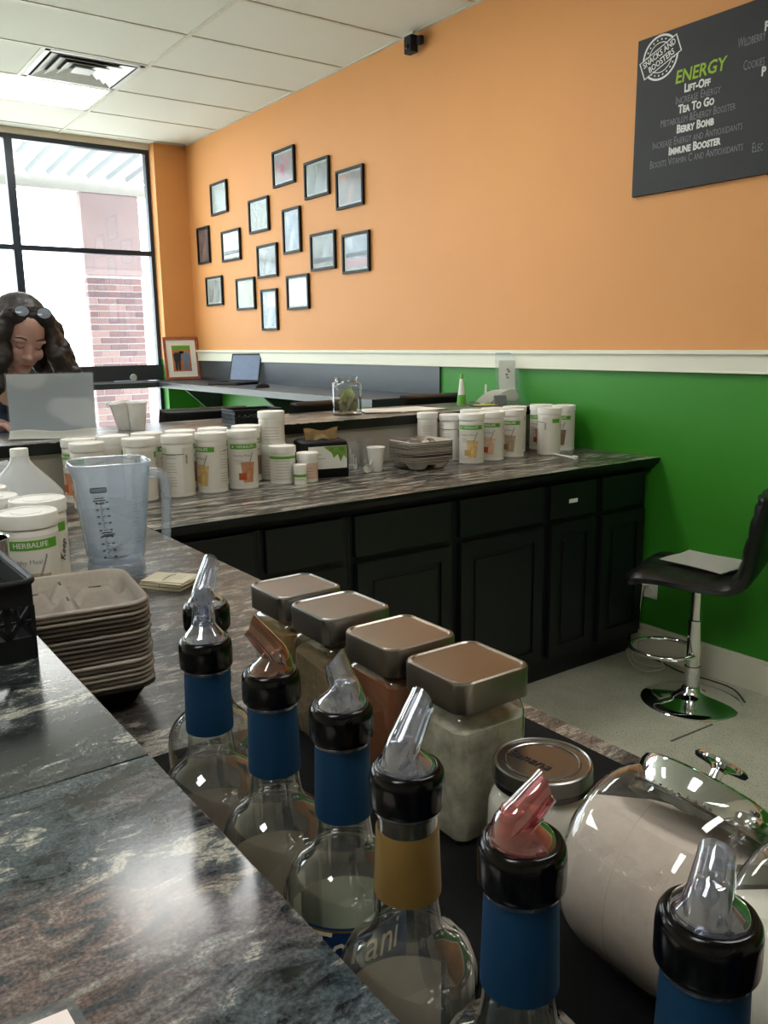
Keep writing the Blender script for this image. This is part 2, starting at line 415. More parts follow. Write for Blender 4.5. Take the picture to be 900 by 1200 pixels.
# walls
ZS = 1.30
def twotone(x0, x1, y0, y1):
    bm = bmesh.new(); box(bm, x0, x1, y0, y1, 0, ZS); n = len(bm.faces); box(bm, x0, x1, y0, y1, ZS, ZC+.03); bm.faces.ensure_lookup_table()
    for i, f in enumerate(bm.faces): f.material_index = 0 if i < n else 1
    return bm
def wallobj(name, bm):
    me = bpy.data.meshes.new(name); bm.to_mesh(me); bm.free(); me.materials.append(M_green); me.materials.append(M_orange)
    o = bpy.data.objects.new(name, me); COL.objects.link(o); o['kind'] = 'structure'; return o
wallobj('wall_right', twotone(XW, XW+.12, YN-.1, YF+.12))
wf = wallobj('wall_far', twotone(XP, XW+.1, YP, YF+.14))
struct('wall_left', B(XL-.1, XL, YN-.1, YF+.1, 0, ZC+.03), M_neutral)
struct('wall_near', B(XL, XW, YN-.1, YN, 0, ZC+.03), M_neutral)
WX = [2.80, 1.70, .60, -.50, -1.60, -2.70]
struct('wall_far_lower', B(-2.75, XP, YF-.02, YF+.12, 0, .12), M_green); struct('wall_far_upper', B(-2.75, XP, YF-.02, YF+.12, 3.045, ZC+.03), M_neutral)
struct('wall_far_side', B(XL, -2.72, YF-.02, YF+.12, 0, ZC+.03), M_neutral)
# windows
for k in range(5):
    x1, x0 = WX[k]+.02 if k == 0 else WX[k], WX[k+1]
    wn = struct('window_%d' % (k+1), B(x0+.03, x1-.03, YF+.028, YF+.034, .16, 3.01), M_pane)
    fr = bmesh.new(); ya, yb = YF, YF+.06
    box(fr, x0-.0, x0+.03, ya, yb, .12, 3.045); box(fr, x1-.03, x1, ya, yb, .12, 3.045)
    box(fr, x0+.03, x1-.03, ya, yb, .12, .16); box(fr, x0+.03, x1-.03, ya, yb, 3.01, 3.045); box(fr, x0+.03, x1-.03, ya, yb, 2.18, 2.22)
    obj('window_frame', fr, M_frameblk, wn)
# chair rail with a small cap, baseboards
def rail(name, y0, y1, x0=None):
    bm = bmesh.new(); box(bm, XW-.018, XW, y0, y1, 1.284, 1.372); box(bm, XW-.03, XW, y0, y1, 1.358, 1.376); box(bm, XW-.022, XW, y0, y1, 1.284, 1.292)
    return bm
struct('trim_1', rail('', YN, YP), M_trimw, bevel=.002)
struct('trim_2', B(XP-.012, XW-.03, YP-.018, YP, 1.284, 1.372), M_trimw)
bb = bmesh.new(); box(bb, XW-.016, XW, YN, 2.35, 0, .125); box(bb, XW-.011, XW, YN, 2.35, .125, .14)
struct('baseboard_right', bb, M_trimw, bevel=.002)
bb = bmesh.new(); box(bb, XW-.016, XW, 3.1, YP, 0, .14); struct('baseboard_right_far', bb, M_trimw)

# ============================================================ OUTSIDE
t = NT('light_concrete'); v = t.coords(); f = t.noise(v, 3); r = t.ramp(f, [(.3, 'd6d3ca'), (.7, 'e4e1d8')]); t.l(r.outputs[0], t.b.inputs['Base Color']); t.b.inputs['Roughness'].default_value = .9
struct('outside_pavement', B(-30, 30, YF+.1, 60, -.15, -.02), t.m)
pil = thing('brick_pillar', 'red brick pillar with smooth plastered top outside the window', 'pillar', (3.13, 9.55, -.02))
M_brick = [pm('brick_red_%s' % k, c, .9, var=.12, scale=40, bump=.3) for k, c in (('a', '7d6465'), ('b', '6e585c'), ('c', '8d7372'))]
M_mort = pm('pale_mortar', 'aca5a5', .95)
obj('mortar_core', B(-.295, .295, -.235, -.145, 0, 2.19), M_mort, pil)
bw, bh, cs = .194, .057, .0697
meshes = []
for m in M_brick:
    for wd in (bw, bw/2-.005):
        b = B(-wd/2, wd/2, -.05, .05, 0, bh); me = bpy.data.meshes.new('brick'); bmesh.ops.bevel(b, geom=b.edges[:], offset=.003, segments=1, affect='EDGES'); b.to_mesh(me); b.free(); me.materials.append(m); meshes.append(me)
for c in range(31):
    z = c*cs+.006; off = (c % 2)
    xs_ = [(-.2, 0), (0, 0), (.2, 0)] if not off else [(-.25, 1), (-.1, 0), (.1, 0), (.25, 1)]
    for x, half in xs_:
        obj('brick', meshes[2*random.choice((0, 0, 1, 2))+half], None, pil, (x, -.193+random.uniform(-.002, .002), z))
obj('plastered_top', B(-.31, .31, -.26, -.14, 2.19, 3.02), pm('terracotta_plaster', '8d7b7b', .85, var=.08, scale=3, bump=.2), pil, bevel=.01)
obj('plaster_band', B(-.315, .315, -.265, -.135, 2.19, 2.25), pm('terracotta_band', '968383', .85), pil)
can = thing('walkway_canopy', 'white ribbed metal walkway canopy outside above the brick pillar', 'canopy', (0, 0, 3.0))
obj('fascia_beam', B(1.9, 8, 9.28, 9.42, .0, .115), pm('pale_fascia', '8f8b84', .7), can)
rb = bmesh.new(); prof = []
x = 1.9
while x < 8: prof += [(x, .115), (x+.11, .115), (x+.13, .15), (x+.17, .15), (x+.19, .115)]; x += .2
M_roofm = pm('canopy_metal', '9da1a3', .5)
a = [rb.verts.new((x, 9.2, z)) for x, z in prof]; b = [rb.verts.new((x, 7.6, z+.12)) for x, z in prof]
for i in range(len(prof)-1): rb.faces.new((a[i], a[i+1], b[i+1], b[i]))
bmesh.ops.solidify(rb, geom=rb.faces[:], thickness=.004)
obj('ribbed_deck', rb, M_roofm, can)

# ============================================================ COUNTERS AND CABINETS
cab_label = {0: 'black cabinet at the inner corner of the counters', 1: 'black cabinet second from the inner corner, partly behind the low counter', 2: 'wide black cabinet with one drawer above its door, behind the square jars',
             3: 'wide black cabinet in the middle right, door fully in view', 4: 'narrow black cabinet with a small white tag on its drawer', 5: 'black end cabinet nearest the green wall'}
cx = [.86, 1.16, 1.495, 1.96, 2.44, 2.752, 3.08]
YB = 2.30
def panel_door(x0, x1, z0, z1, nm, T, yb=YB):
    d = obj(nm, B(x0, x1, yb-.018, yb-.001, z0, z1), M_black, T, bevel=.002)
    if nm == 'door':
        # raised frame around a recessed centre
        f = bmesh.new(); w_ = .052
        for a in ((x0+.001, x0+w_, z0+.001, z1-.001), (x1-w_, x1-.001, z0+.001, z1-.001), (x0+w_, x1-w_, z0+.001, z0+w_), (x0+w_, x1-w_, z1-w_, z1-.001)):
            box(f, a[0], a[1], yb-.025, yb-.018, a[2], a[3])
        obj('door_frame', f, M_black, d, bevel=.0015)
        obj('door_panel', B(x0+w_+.02, x1-w_-.02, yb-.023, yb-.018, z0+w_+.02, z1-w_-.02), M_black, d, bevel=.0015)
    return d
for i in range(6):
    x0, x1 = cx[i], cx[i+1]
    T = thing('base_cabinet', cab_label[i], 'cabinet', ((x0+x1)/2, YB, 0), 0, 'black cabinets under the back counter')
    T.location = (0, 0, 0)
    T.location = ((x0+x1)/2, 2.6, 0); dx = (x0+x1)/2
    a, b = x0-dx, x1-dx; yb = YB-2.6
    body = bmesh.new(); box(body, a+.001, b-.001, yb, .30, .1, C0-.04)
    obj('carcass', body, M_black, T)
    obj('toe_kick', B(a+.001, b-.001, yb+.05, .30, 0, .1), M_black, T)
    g1 = .022
    panel_door(a+g1, b-g1, .712, .853, 'drawer', T, yb); panel_door(a+g1, b-g1, .125, .69, 'door', T, yb)
    if i == 4:
        obj('paper_tag', B(2.567-dx, 2.617-dx, yb-.0195, yb-.018, .771, .787), M_paper, kids(T)[-1] if 0 else T)
# low counter cabinets (mostly hidden), face +x
for k, (y0, y1) in enumerate(((-1.0, -.2), (-.2, .6), (.6, 1.4), (1.4, 2.245))):
    T = thing('low_cabinet', 'black cabinet carrying the low counter, %s' % ('nearest the camera side', 'under the tilted glass jars', 'under the square glass jars', 'under the blender pitcher')[k], 'cabinet', (.5, (y0+y1)/2, 0), 0, 'black cabinets under the low counter')
    h = (y1-y0)/2-.001
    obj('carcass', B(-.26, .25, -h, h, .1, C0-.04), M_black, T); obj('toe_kick', B(-.26, .2, -h, h, 0, .1), M_black, T)
    obj('door', B(.25, .268, -h+.02, h-.02, .125, .69), M_black, T, bevel=.002); obj('drawer', B(.25, .268, -h+.02, h-.02, .712, .853), M_black, T, bevel=.002)
# back counter top
T = thing('back_counter_top', 'streaked dark grey laminate countertop of the back counter with black edge', 'countertop', (1.96, 2.6, C0))
obj('laminate_top', B(.8155-1.96, XW-1.96-.001, 2.2525-2.6, 2.945-2.6, -.002, 0), M_streak, T)
ed = bmesh.new()
pr = [(2.25, 0), (2.25, -.012), (2.262, -.03), (2.285, -.05), (2.2985, -.06), (2.2985, -.003), (2.253, -.003), (2.253, 0)]
ra = [(.8155-1.96, y-2.6, z) for y, z in pr]; rb_ = [(XW-.001-1.96, y-2.6, z) for y, z in pr]
stack([ra, rb_], bm=ed); obj('moulded_edge', ed, M_blackedge, T)
obj('substrate', B(.8155-1.96, XW-1.96-.001, 2.311-2.6, 2.945-2.6, -.038, -.002), M_blackedge, T)
# low counter top
T = thing('low_counter_top', 'mottled grey brown laminate top of the low work counter', 'countertop', (.5, 1.0, C0))
obj('laminate_top', B(.181-.5, .812-.5, -2.0, 1.945, -.002, 0), M_streak2, T)
obj('counter_edge', B(.812-.5, .815-.5, -2.0, 1.25, -.04, 0), M_streak2, T)
obj('substrate', B(.181-.5, .812-.5, -2.0, 1.945, -.038, -.002), M_blackedge, T)
# bar walls
struct('wall_bar_back', B(.20, XW-.001, 2.946, 3.05, 0, ZB-.04), M_cream)
struct('wall_bar_left', B(.10, .180, -1.0, 2.945, 0, ZB-.04), M_cream)
# bar tops
def bartop(name, label, x0, x1, y0, y1, mat):
    T = thing(name, label, 'bar top', ((x0+x1)/2, (y0+y1)/2, ZB)); a, b = (x1-x0)/2, (y1-y0)/2
    obj('laminate_top', rbox(2*a, 2*b, -.003, 0, .003, .0008), mat, T)
    obj('black_edge', B(-a+.001, a-.001, -b+.001, b-.001, -.04, -.003), M_blackedge, T); return T
bartop('bar_countertop', 'dark granite look bar top in the left foreground, near slab with pink and cream veins', -.26, .202, -1.0, .6015, M_granite)
bartop('bar_countertop', 'dark granite look bar top beyond the seam, carrying the black basket', -.26, .202, .6025, 2.905, M_granite2)
bartop('bar_countertop', 'long far bar top behind the back counter, with glass tip jar and sign holder', -.26, XW-.001, 2.92, 3.37, M_streak)
# wall ledge counters
T = thing('wall_counter', 'dark laminate counter along the orange wall, carrying the laptop', 'counter', (2.86, 5.2, 1.12))
obj('ledge_top', B(-.24, .249, -1.45, 1.68, -.045, 0), M_darkpanel, T, bevel=.003)
for y in (-1.4, .1, 1.5): obj('support_bracket', stack([[(.249, y, -.045), (-.1, y, -.045), (.249, y, -.35)], [(.249, y+.03, -.045), (-.1, y+.03, -.045), (.249, y+.03, -.35)]]), M_darkpanel, T)
T = thing('window_counter', 'dark laminate ledge counter running under the window', 'counter', (.2, 7.08, 1.12))
obj('ledge_top', B(-3.1, 2.909, -.199, .205, -.045, 0), M_darkpanel, T, bevel=.003)
bs = bmesh.new(); box(bs, XW-.012, XW, 3.755, YP-.001, 1.121, 1.283)
tag(obj('wall_backsplash', bs, M_darkpanel), 'dark grey backsplash strip below the cream rail on the right wall', 'backsplash')
bs = bmesh.new(); box(bs, -2.7, XP-.002, YF-.015, YF-.003, 1.121, 1.255)
tag(obj('window_backsplash', bs, M_darkpanel), 'dark backsplash strip standing below the window glass', 'backsplash')
# black mat
mt = bmesh.new(); rbox(.54, 1.75, 0, .004, .01, .001, bm=mt)
tag(obj('bar_mat', mt, M_rubber, loc=(.508, .085, C0)), 'black rubber mat under the jars and syrup bottles', 'mat')
CM = C0+.0041

# ============================================================ FOREGROUND JARS
def square_jar(y, label, mat, fill, lidmat, slope=0):
    T = thing('square_glass_jar', label, 'jar', (.5525, y, CM), R(random.uniform(-1, 1)), 'square glass jars with steel lids')
    prof = [(0.0, .088), (.004, .094), (.02, .096), (.128, .096), (.137, .09), (.141, .084), (.15, .084)]
    rg = [[(a, b, z) for a, b in rrect(w_, w_, .016 if w_ > .085 else .02, 6)] for z, w_ in prof]
    obj('glass', stack(rg, cap1=False), M_glassj, T, smooth=1)
    # powder fill with an uneven top
    n = 6; ring = rrect(.0915, .0915, .013, n); bm = bmesh.new()
    lo = [bm.verts.new((a*.97, b*.97, .004)) for a, b in ring]; l2 = [bm.verts.new((a, b, .012)) for a, b in ring]
    def h(a, b): return fill+slope*(a+b)*1.2+.006*noise.noise(Vector((a*40, b*40, y*9)))
    hi = [bm.verts.new((a, b, h(a, b))) for a, b in ring]; m = len(ring)
    for A, Bq in ((lo, l2), (l2, hi)):
        for i in range(m): bm.faces.new((A[i], A[(i+1) % m], Bq[(i+1) % m], Bq[i]))
    bm.faces.new(lo[::-1]); prev = hi
    for s in (.8, .6, .4, .2):
        cur = [bm.verts.new((a*s, b*s, h(a*s, b*s)+.006*(1-s))) for a, b in ring]
        for i in range(m): bm.faces.new((prev[i], prev[(i+1) % m], cur[(i+1) % m], cur[i]))
        prev = cur
    bm.faces.new(prev); obj('powder', bm, mat, T, smooth=60)
    # lid: pressed steel with raised rim
    lz0, lz1 = .1455, .178; e = .0035
    rg = []
    for z, s in ((lz0, 0), (lz1-e, 0), (lz1-e*.35, e*.28), (lz1, e*.9), (lz1, e*1.35), (lz1-.0015, e*1.8)):
        rg.append([(a, b, z) for a, b in rrect(.1-2*s, .1-2*s, max(.017-s*.6, .004), 7)])
    obj('steel_lid', stack(rg), lidmat, T, smooth=28)
    return T
JY = [(.984, 'square glass jar of amber powder, steel lid, farthest of the four', P_amber, .12, M_steel, 0), (.870, 'square glass jar half full of grainy tan powder, steel lid', P_tan, .115, M_steel, .12),
      (.742, 'square glass jar filled with reddish brown cocoa powder, steel lid', P_red, .132, M_steel2, 0), (.625, 'square glass jar of cream powder, dusty steel lid, beside the round jar', P_cream, .125, M_steel2, .05)]
for y, lb, m, f, lm, sl in JY: square_jar(y, lb, m, f, lm, sl)

# round jar with handwritten lid
T = thing('round_glass_jar', 'round glass jar of white powder with Banana handwritten on its steel lid', 'jar', (.548, .510, CM))
rb_ = .0525
pf = [(0, .0), (.044, .0), (.0505, .006), (rb_, .014), (rb_, .074), (.0505, .082), (.045, .089), (.0435, .092), (.0435, .1)]
obj('glass', lathe(pf, 48), M_glassj, T, smooth=1)
obj('powder', lathe([(0, .003), (.043, .003), (.0492, .009), (.0508, .016), (.0508, .07), (.047, .08), (.042, .088), (.02, .09), (0, .089)], 40), P_white, T, smooth=60)
lp = [(.0445, .094), (.0468, .0945), (.0468, .1), (.0478, .101), (.0472, .103), (.0472, .112), (.0465, .1145), (.045, .1155), (.0435, .1148), (.043, .1138), (.0365, .1138), (.0362, .1145), (.035, .1148), (.034, .1142), (.0338, .1135), (0, .1135)]
obj('steel_lid', lathe(lp, 64), M_steel, T, smooth=30)
me = text_mesh('Banana', .0175, shear=.25, ext=.0001)
M4 = Matrix.Rotation(R(-82), 4, 'Z') @ Matrix.Rotation(R(-90), 4, 'X')
for v in me.vertices: v.co = M4 @ v.co + Vector((-.008, .010, .1139))
obj('lettering', me, M_ink, T)
lab = obj('paper_label', cpatch(rb_+.0006, R(-62), R(-8), .016, .066, 10), M_plw2, T, smooth=60)
obj('label_border', (lambda bm: (cpatch(rb_+.0009, R(-62), R(-8), .066, .0672, 10, bm), cpatch(rb_+.0009, R(-62), R(-60.8), .016, .066, 2, bm), bm)[2])(bmesh.new()), M_ink, lab)
text_cyl('Banana', .016, rb_+.0012, R(-34), .052, mat=M_ink, parent=lab, shear=.2, ext=.0001)

# drum shaped candy jars with a lid on the upper right of the rim
def candy_jar(y, label, pmat, level, first=True):
    T = thing('drum_candy_jar', label, 'jar', (.532, y, CM), 0, 'drum shaped glass jars with slanted chrome lids')
    Rr, hw = .082, .0625
    prof = [(0, -hw), (.05, -hw), (.062, -hw+.001), (.072, -hw+.006), (.079, -hw+.014), (Rr, -hw+.026), (Rr, 0), (Rr, hw-.026), (.079, hw-.014), (.072, hw-.006), (.062, hw-.001), (.05, hw), (0, hw)]
    MX = Matrix.Translation((0, 0, Rr)) @ Matrix.Rotation(R(90), 4, 'X')
    bm = lathe(prof, 64, M=MX)
    # cut the mouth opening towards +x+z
    ang = R(50); ax = Vector((math.cos(ang), 0, math.sin(ang))); c = Vector((0, 0, Rr))
    dl = [f for f in bm.faces if (f.calc_center_median()-c).dot(ax) > .0675]
    bmesh.ops.delete(bm, geom=dl, context='FACES')
    body = obj('glass', bm, M_glassj, T, smooth=50)
    q = Vector((0, 0, 1)).rotation_difference(ax).to_matrix().to_4x4(); ML = Matrix.Translation(c-ax*.006+Vector((-.006, 0, 0))) @ q
    obj('glass_neck', lathe([(.0565, .0575), (.055, .062), (.053, .066), (.053, .074)], 48, M=ML), M_glassj, T, smooth=1)
    obj('mould_seam', lathe([(Rr+.0002, -.0004), (Rr+.0006, 0), (Rr+.0002, .0004)], 64, M=MX), M_glassj, T)
    # powder: drum section below the slanted fill line
    prof2 = [(0, -hw+.003), (.06, -hw+.003), (.07, -hw+.0085), (.0765, -hw+.0155), (Rr-.0025, -hw+.027), (Rr-.0025, hw-.027), (.0765, hw-.0155), (.07, hw-.0085), (.06, hw-.003), (0, hw-.003)]
    pb = lathe(prof2, 64, M=MX); nrm = Vector((.42, 0, 1)).normalized()
    geom = bmesh.ops.bisect_plane(pb, geom=pb.verts[:]+pb.edges[:]+pb.faces[:], plane_co=c+nrm*level, plane_no=nrm, clear_outer=True)
    cut = [e for e in geom['geom_cut'] if isinstance(e, bmesh.types.BMEdge)]
    cap = bmesh.ops.triangle_fill(pb, use_beauty=True, edges=cut)
    obj('powder', pb, pmat, T, smooth=40)
    lid = obj('chrome_lid', lathe([(.0545, .066), (.0565, .0665), (.0572, .07), (.0572, .084), (.0555, .0885), (.050, .091), (.02, .0935), (0, .094)], 64, M=ML), M_chrome, T, smooth=32)
    obj('lid_knob', lathe([(0, .093), (.0065, .093), (.0055, .098), (.0055, .104), (.008, .1065), (.0215, .1085), (.0225, .1105), (.021, .1122), (.012, .1135), (0, .114)], 40, M=ML), M_chrome, lid, smooth=40)
    return T
candy_jar(.3545, 'drum shaped glass jar of pale pink powder with slanted chrome lid and knob', P_pink, .042)
candy_jar(.2225, 'drum shaped glass jar of whiter powder cut off by the right edge', P_white, .03)
candy_jar(.0905, 'third drum shaped glass jar further right, below the picture edge', P_pink, .03)

# ============================================================ SYRUP BOTTLES
def bottle(x, y, label, sleeve, spout, sa, tilt, ls=.046, brand=None, rb=.0385, back=None):
    T = thing('syrup_bottle', label, 'bottle', (x, y, CM), 0, 'glass syrup bottles with pour spouts')
    z = lambda a: a-CM
    pf = [(0, .004), (.02, .003), (.034, 0), (rb, .006), (rb, .10), (rb, z(1.088)), (rb-.0014, z(1.0965)), (rb-.005, z(1.104)), (rb-.0115, z(1.111)), (.0205, z(1.117)), (.0178, z(1.124)), (.0166, z(1.135)), (.0162, z(1.15)), (.0155, z(1.19))]
    gl = obj('glass', lathe(pf, 56), M_glassb, T, smooth=1)
    # heavy glass base
    obj('glass_foot', lathe([(0, .0042), (.02, .0045), (.034, .0025), (.036, .008), (.02, .011), (0, .013)], 32), M_glassb, T, smooth=1)
    st = .0
    top = z(1.189) if sleeve is M_bluesl else z(1.178)
    obj('shrink_sleeve', lathe([(.0178, z(1.1405)), (.0179, z(1.142)), (.0166, top-.001), (.0163, top), (.0158, top)], 48), sleeve, T, smooth=40)
    # pourer: black ribbed collar, clear dome, bent spout
    zc = z(1.190); col = obj('pourer_collar', lathe([(.0145, zc), (.0186, zc), (.0194, zc+.001), (.0197, zc+.003), (.0197, zc+.015), (.0192, zc+.019), (.0178, zc+.0215), (.0165, zc+.0222), (.0150, zc+.0218), (.0145, zc+.0205), (0, zc+.0205)], 56), M_blkpl, T, smooth=50)
    obj('neck_ring', lathe([(.0158, zc-.0028), (.0172, zc-.0028), (.0174, zc-.0008), (.0172, zc), (.0158, zc)], 40), M_spout, T, smooth=40)
    ca, sn = math.cos(sa), math.sin(sa); zt = zc+.0212
    dome = lathe([(0, zt-.0005), (.0152, zt-.0005), (.0155, zt+.001), (.0135, zt+.0045), (.0095, zt+.009), (.0075, zt+.013), (.006, zt+.016), (0, zt+.0165)], 40)
    for v in dome.verts:
        k = max(0, (v.co.z-zt)/.016); v.co.x -= .004*k*ca; v.co.y -= .004*k*sn
    obj('clear_dome', dome, spout, T, smooth=60)
    d = Vector((ca, sn, 0)); p0 = Vector((-.006*ca, -.006*sn, zt+.002))
    path = spline([p0, p0+d*.0015+Vector((0, 0, ls*.27)), p0+d*(.004+tilt*.2)+Vector((0, 0, ls*.52)), p0+d*(.004+tilt*.62)+Vector((0, 0, ls*.78)), p0+d*(.004+tilt)+Vector((0, 0, ls))], 6)
    n = len(path); rad = [.0098-.0026*i/(n-1) for i in range(n)]
    sp = tube(path, rad, 16, cap=False)
    # bore, cut back at the tip
    tip = path[-1]; tdir = (path[-1]-path[-2]).normalized()
    inner = [r_*.62 for r_ in rad]; tube(path[::-1], inner[::-1], 16, bm=sp, cap=False)
    sp.verts.ensure_lookup_table(); N = 16
    o_tip = sp.verts[(n-1)*N:(n)*N]; i_tip = sp.verts[n*N:(n+1)*N]
    bmesh.ops.bridge_loops(sp, edges=[e for e in sp.edges if e.is_boundary and all((v.co-tip).length < .0085 for v in e.verts)])
    for v in o_tip+i_tip: v.co -= tdir*((v.co-tip).dot(d))*.9
    obj('pour_spout', sp, spout, T, smooth=38)
    # small air tube beside the spout
    obj('air_tube', tube([Vector((.006*ca, .006*sn, zt+.002)), Vector((.0045*ca, .0045*sn, zt+ls*.25)), p0+d*.007+Vector((0, 0, ls*.4))], .0022, 10), spout, T, smooth=70)
    fa = -math.atan2(x, y)
    if back: obj('back_label', cpatch(rb-.0006, R(150), R(245), .02, .150, 16), pm('back_label_'+back, back, .7), T, rot=(0, 0, fa), smooth=60)
    if brand:
        L = obj('front_label', cpatch(rb+.0005, R(-100), R(brand[1]), .05, .1690, 24), pm('navy_label', '12325c', .45), T, rot=(0, 0, fa), smooth=60)
        if brand[0]: text_cyl(brand[0], .030, rb+.001, R(7), .1545, mat=M_paper2, parent=L, shear=.25, ext=.0001, sx=.75)
        obj('label_border', cpatch(rb+.0008, R(-95), R(brand[1]), .166, .1675, 20), M_goldsl, L)
    return T
bottle(.271, .637, 'syrup bottle with clear spout standing farthest, half hidden behind the next one', M_bluesl, M_spout, R(40), .016, .030)
bottle(.235, .558, 'blue sleeved syrup bottle whose spout faces the camera, second farthest', M_bluesl, M_spout, R(250), .006, .028, back='9c8d84')
bottle(.245, .474, 'blue sleeved syrup bottle with brown stained spout leaning left', M_bluesl, M_spoutb, R(140), .014, .028, back='a39787')
bottle(.253, .400, 'blue sleeved syrup bottle with script label visible on its body', M_bluesl, M_spout, R(120), .005, .025, brand=('Torani', 74), back='b9bfa8')
bottle(.239, .316, 'gold sleeved syrup bottle with clear spout leaning right', M_goldsl, M_spout, R(15), .015, .029, brand=('', -25), back='b3a79a')
bottle(.240, .234, 'blue sleeved syrup bottle with red stained spout', M_bluesl, M_spoutr, R(-20), .012, .021)
bottle(.262, .157, 'blue sleeved syrup bottle nearest the lower right corner', M_bluesl, M_spout, R(20), .008, .019)
bottle(.250, .073, 'syrup bottle below the picture edge, closest to the camera', M_bluesl, M_spout, R(20), .008, .019)

# ============================================================ CANISTERS
def picture(kind, r, T):
    cols = {'orange': ('c98b63', 'b3552e'), 'choc': ('8a6a52', '4c2f22'), 'van': ('d9b878', 'c9a25a'), 'red': ('d8b79a', 'c04433'), 'tan': ('b59c80', '8d7355')}[kind]
    g = bmesh.new(); a0 = R(12)
    for i in range(10):      # drinking glass, wider at the top
        z0, z1 = .026+.0072*i, .026+.0072*(i+1); wv = .036+.0017*i
        cpatch(r, a0-wv/r*.5, a0+wv/r*.5, z0, z1, 5, g)
    obj('shake_picture', g, pm('shake_'+kind, cols[0], .5, var=.2, scale=60), T, smooth=60)
    g = bmesh.new(); cpatch(r+.0002, a0-.034/r, a0-.006/r, .035, .060, 6, g); obj('flavour_patch', g, pm('flavour_'+kind, cols[1], .5), T, smooth=60)
    g = bmesh.new()
    for i in range(8): cpatch(r+.0003, a0+(.002+.0022*i)/r, a0+(.0052+.0022*i)/r, .085+.006*i, .0925+.006*i, 2, g)
    obj('spoon_picture', g, M_inkg, T)
def canister(label, x, y, off, kind='van', h=.21, r=.055, z0=C0, band=True, style='shake', group='white powder canisters', extra=None, bandang=(-62, 62)):
    T = thing('powder_canister', label, 'canister', (x, y, z0), -math.atan2(x, y)+R(off), group)
    k = h/.21
    obj('body', lathe([(0, 0), (r*.93, 0), (r*.965, .003), (r*.965, .006), (r*.94, .009), (r*.955, .012), (r*.955, h-.032), (r*.93, h-.029), (r*.93, h-.02)], 40), M_plw, T, smooth=50)
    lid = obj('lid', lathe([(r*.955, h-.026), (r*1.0, h-.026), (r*1.005, h-.023), (r*1.005, h-.004), (r*.985, h-.001), (r*.95, h), (r*.9, h-.0005), (r*.88, h-.0025), (r*.5, h-.0025), (r*.48, h-.0012), (0, h-.0012)], 48), M_foam, T, smooth=40)
    rr = r*.958
    if style == 'shake':
        lb = obj('label', cpatch(rr, R(-150), R(150), .014, h-.04, 40), M_plw2, T, smooth=60)
        if band:
            bz = h-.056; bd = obj('green_band', cpatch(rr+.0005, R(bandang[0]), R(bandang[1]), bz-.009, bz+.009, 24), M_greenb, T, smooth=60)
            text_cyl('HERBALIFE', .0135, rr+.001, R(4), bz, mat=M_paper, parent=bd, ext=.0001, bold=.0001)
            lf = bmesh.new()
            for da in (-32, 0, 32):
                q = [Vector((0, 0, 0)), Vector((-.0016, 0, .004)), Vector((0, 0, .0085)), Vector((.0016, 0, .004))]; rm = Matrix.Rotation(R(da), 3, 'Y')
                lf.faces.new([lf.verts.new(Vector((math.sin(R(-46)+(rm @ p).x/rr)*(rr+.001), -math.cos(R(-46)+(rm @ p).x/rr)*(rr+.001), bz-.004+(rm @ p).z))) for p in q])
            obj('leaf_emblem', lf, M_paper, bd)
        text_cyl('Healthy Meal', .0125, rr+.0004, R(-12), h-.088, 'lettering', M_inkg, T, ext=.0001)
        ln = bmesh.new()
        for i, (w_, a_) in enumerate(((.03, -28), (.052, -10), (.046, -12))): cpatch(rr+.0003, R(a_)-w_/2/rr, R(a_)+w_/2/rr, h-.105-.0065*i, h-.1035-.0065*i, 6, ln)
        obj('printed_lines', ln, M_inkg, T)
        if kind: picture(kind, rr+.0005, T)
        # nutrition panel on the back
        ln = bmesh.new()
        for s0 in (115, 180): 
            for i in range(int(13*k)):
                if (s0+i) % 5 == 0: continue
                a_ = R(s0-12); cpatch(rr+.0004, a_-R(20), a_+R(14+((i*7) % 9)), .03+.0095*i, .0314+.0095*i, 5, ln)
        cpatch(rr+.0004, R(100), R(218), h-.064, h-.061, 12, ln)
        obj('printed_text', ln, M_inkg, T)
        cb = bmesh.new()
        for i in range(9): cpatch(rr+.0005, R(222), R(230), h-.066-.0036*i, h-.0644-.0036*i, 2, cb)
        obj('bar_code', cb, M_ink, T)
    else:   # plain tub with a paper label
        obj('label', cpatch(rr, R(-165), R(165), .012, h-.036, 40), M_plw2 if style == 'tub' else pm('pink_label', 'd8b9a8', .5), T, smooth=60)
        ln = bmesh.new()
        for i in range(max(2, int((h-.06)/.011))): cpatch(rr+.0003, R(-38+3*(i % 3)), R(34-5*(i % 2)), .02+.011*i, .0215+.011*i, 8, ln)
        obj('printed_text', ln, M_inkg, T)
        if band: obj('green_band', cpatch(rr+.0004, R(-90), R(90), h-.046, h-.036, 20), M_greenb, T, smooth=60)
    if extra == 'scribble':
        me = text_mesh('Keep', .021, shear=.35, ext=.0001)
        M5 = Matrix.Rotation(R(-78), 4, 'Y')
        for v in me.vertices:
            q = M5 @ v.co; th = R(48)+q.x/rr; v.co = Vector(((rr+.0012)*math.sin(th), -(rr+.0012)*math.cos(th), .105+q.z))
        obj('handwriting', me, M_ink, T)
    return T
def at(px, py, z):       # image point to plane z, used while laying out the counter
    d = r2*((px-450)/FPX)-u2*((py-600)/FPX)+fw; s = (z-HC)/d.z; return Vector((d.x*s, d.y*s, z))
def atd(px, y):          # x of an image column on the plane y (at mid height)
    d = r2*((px-450)/FPX)-u2*((540-600)/FPX)+fw; return d.x*y/d.y
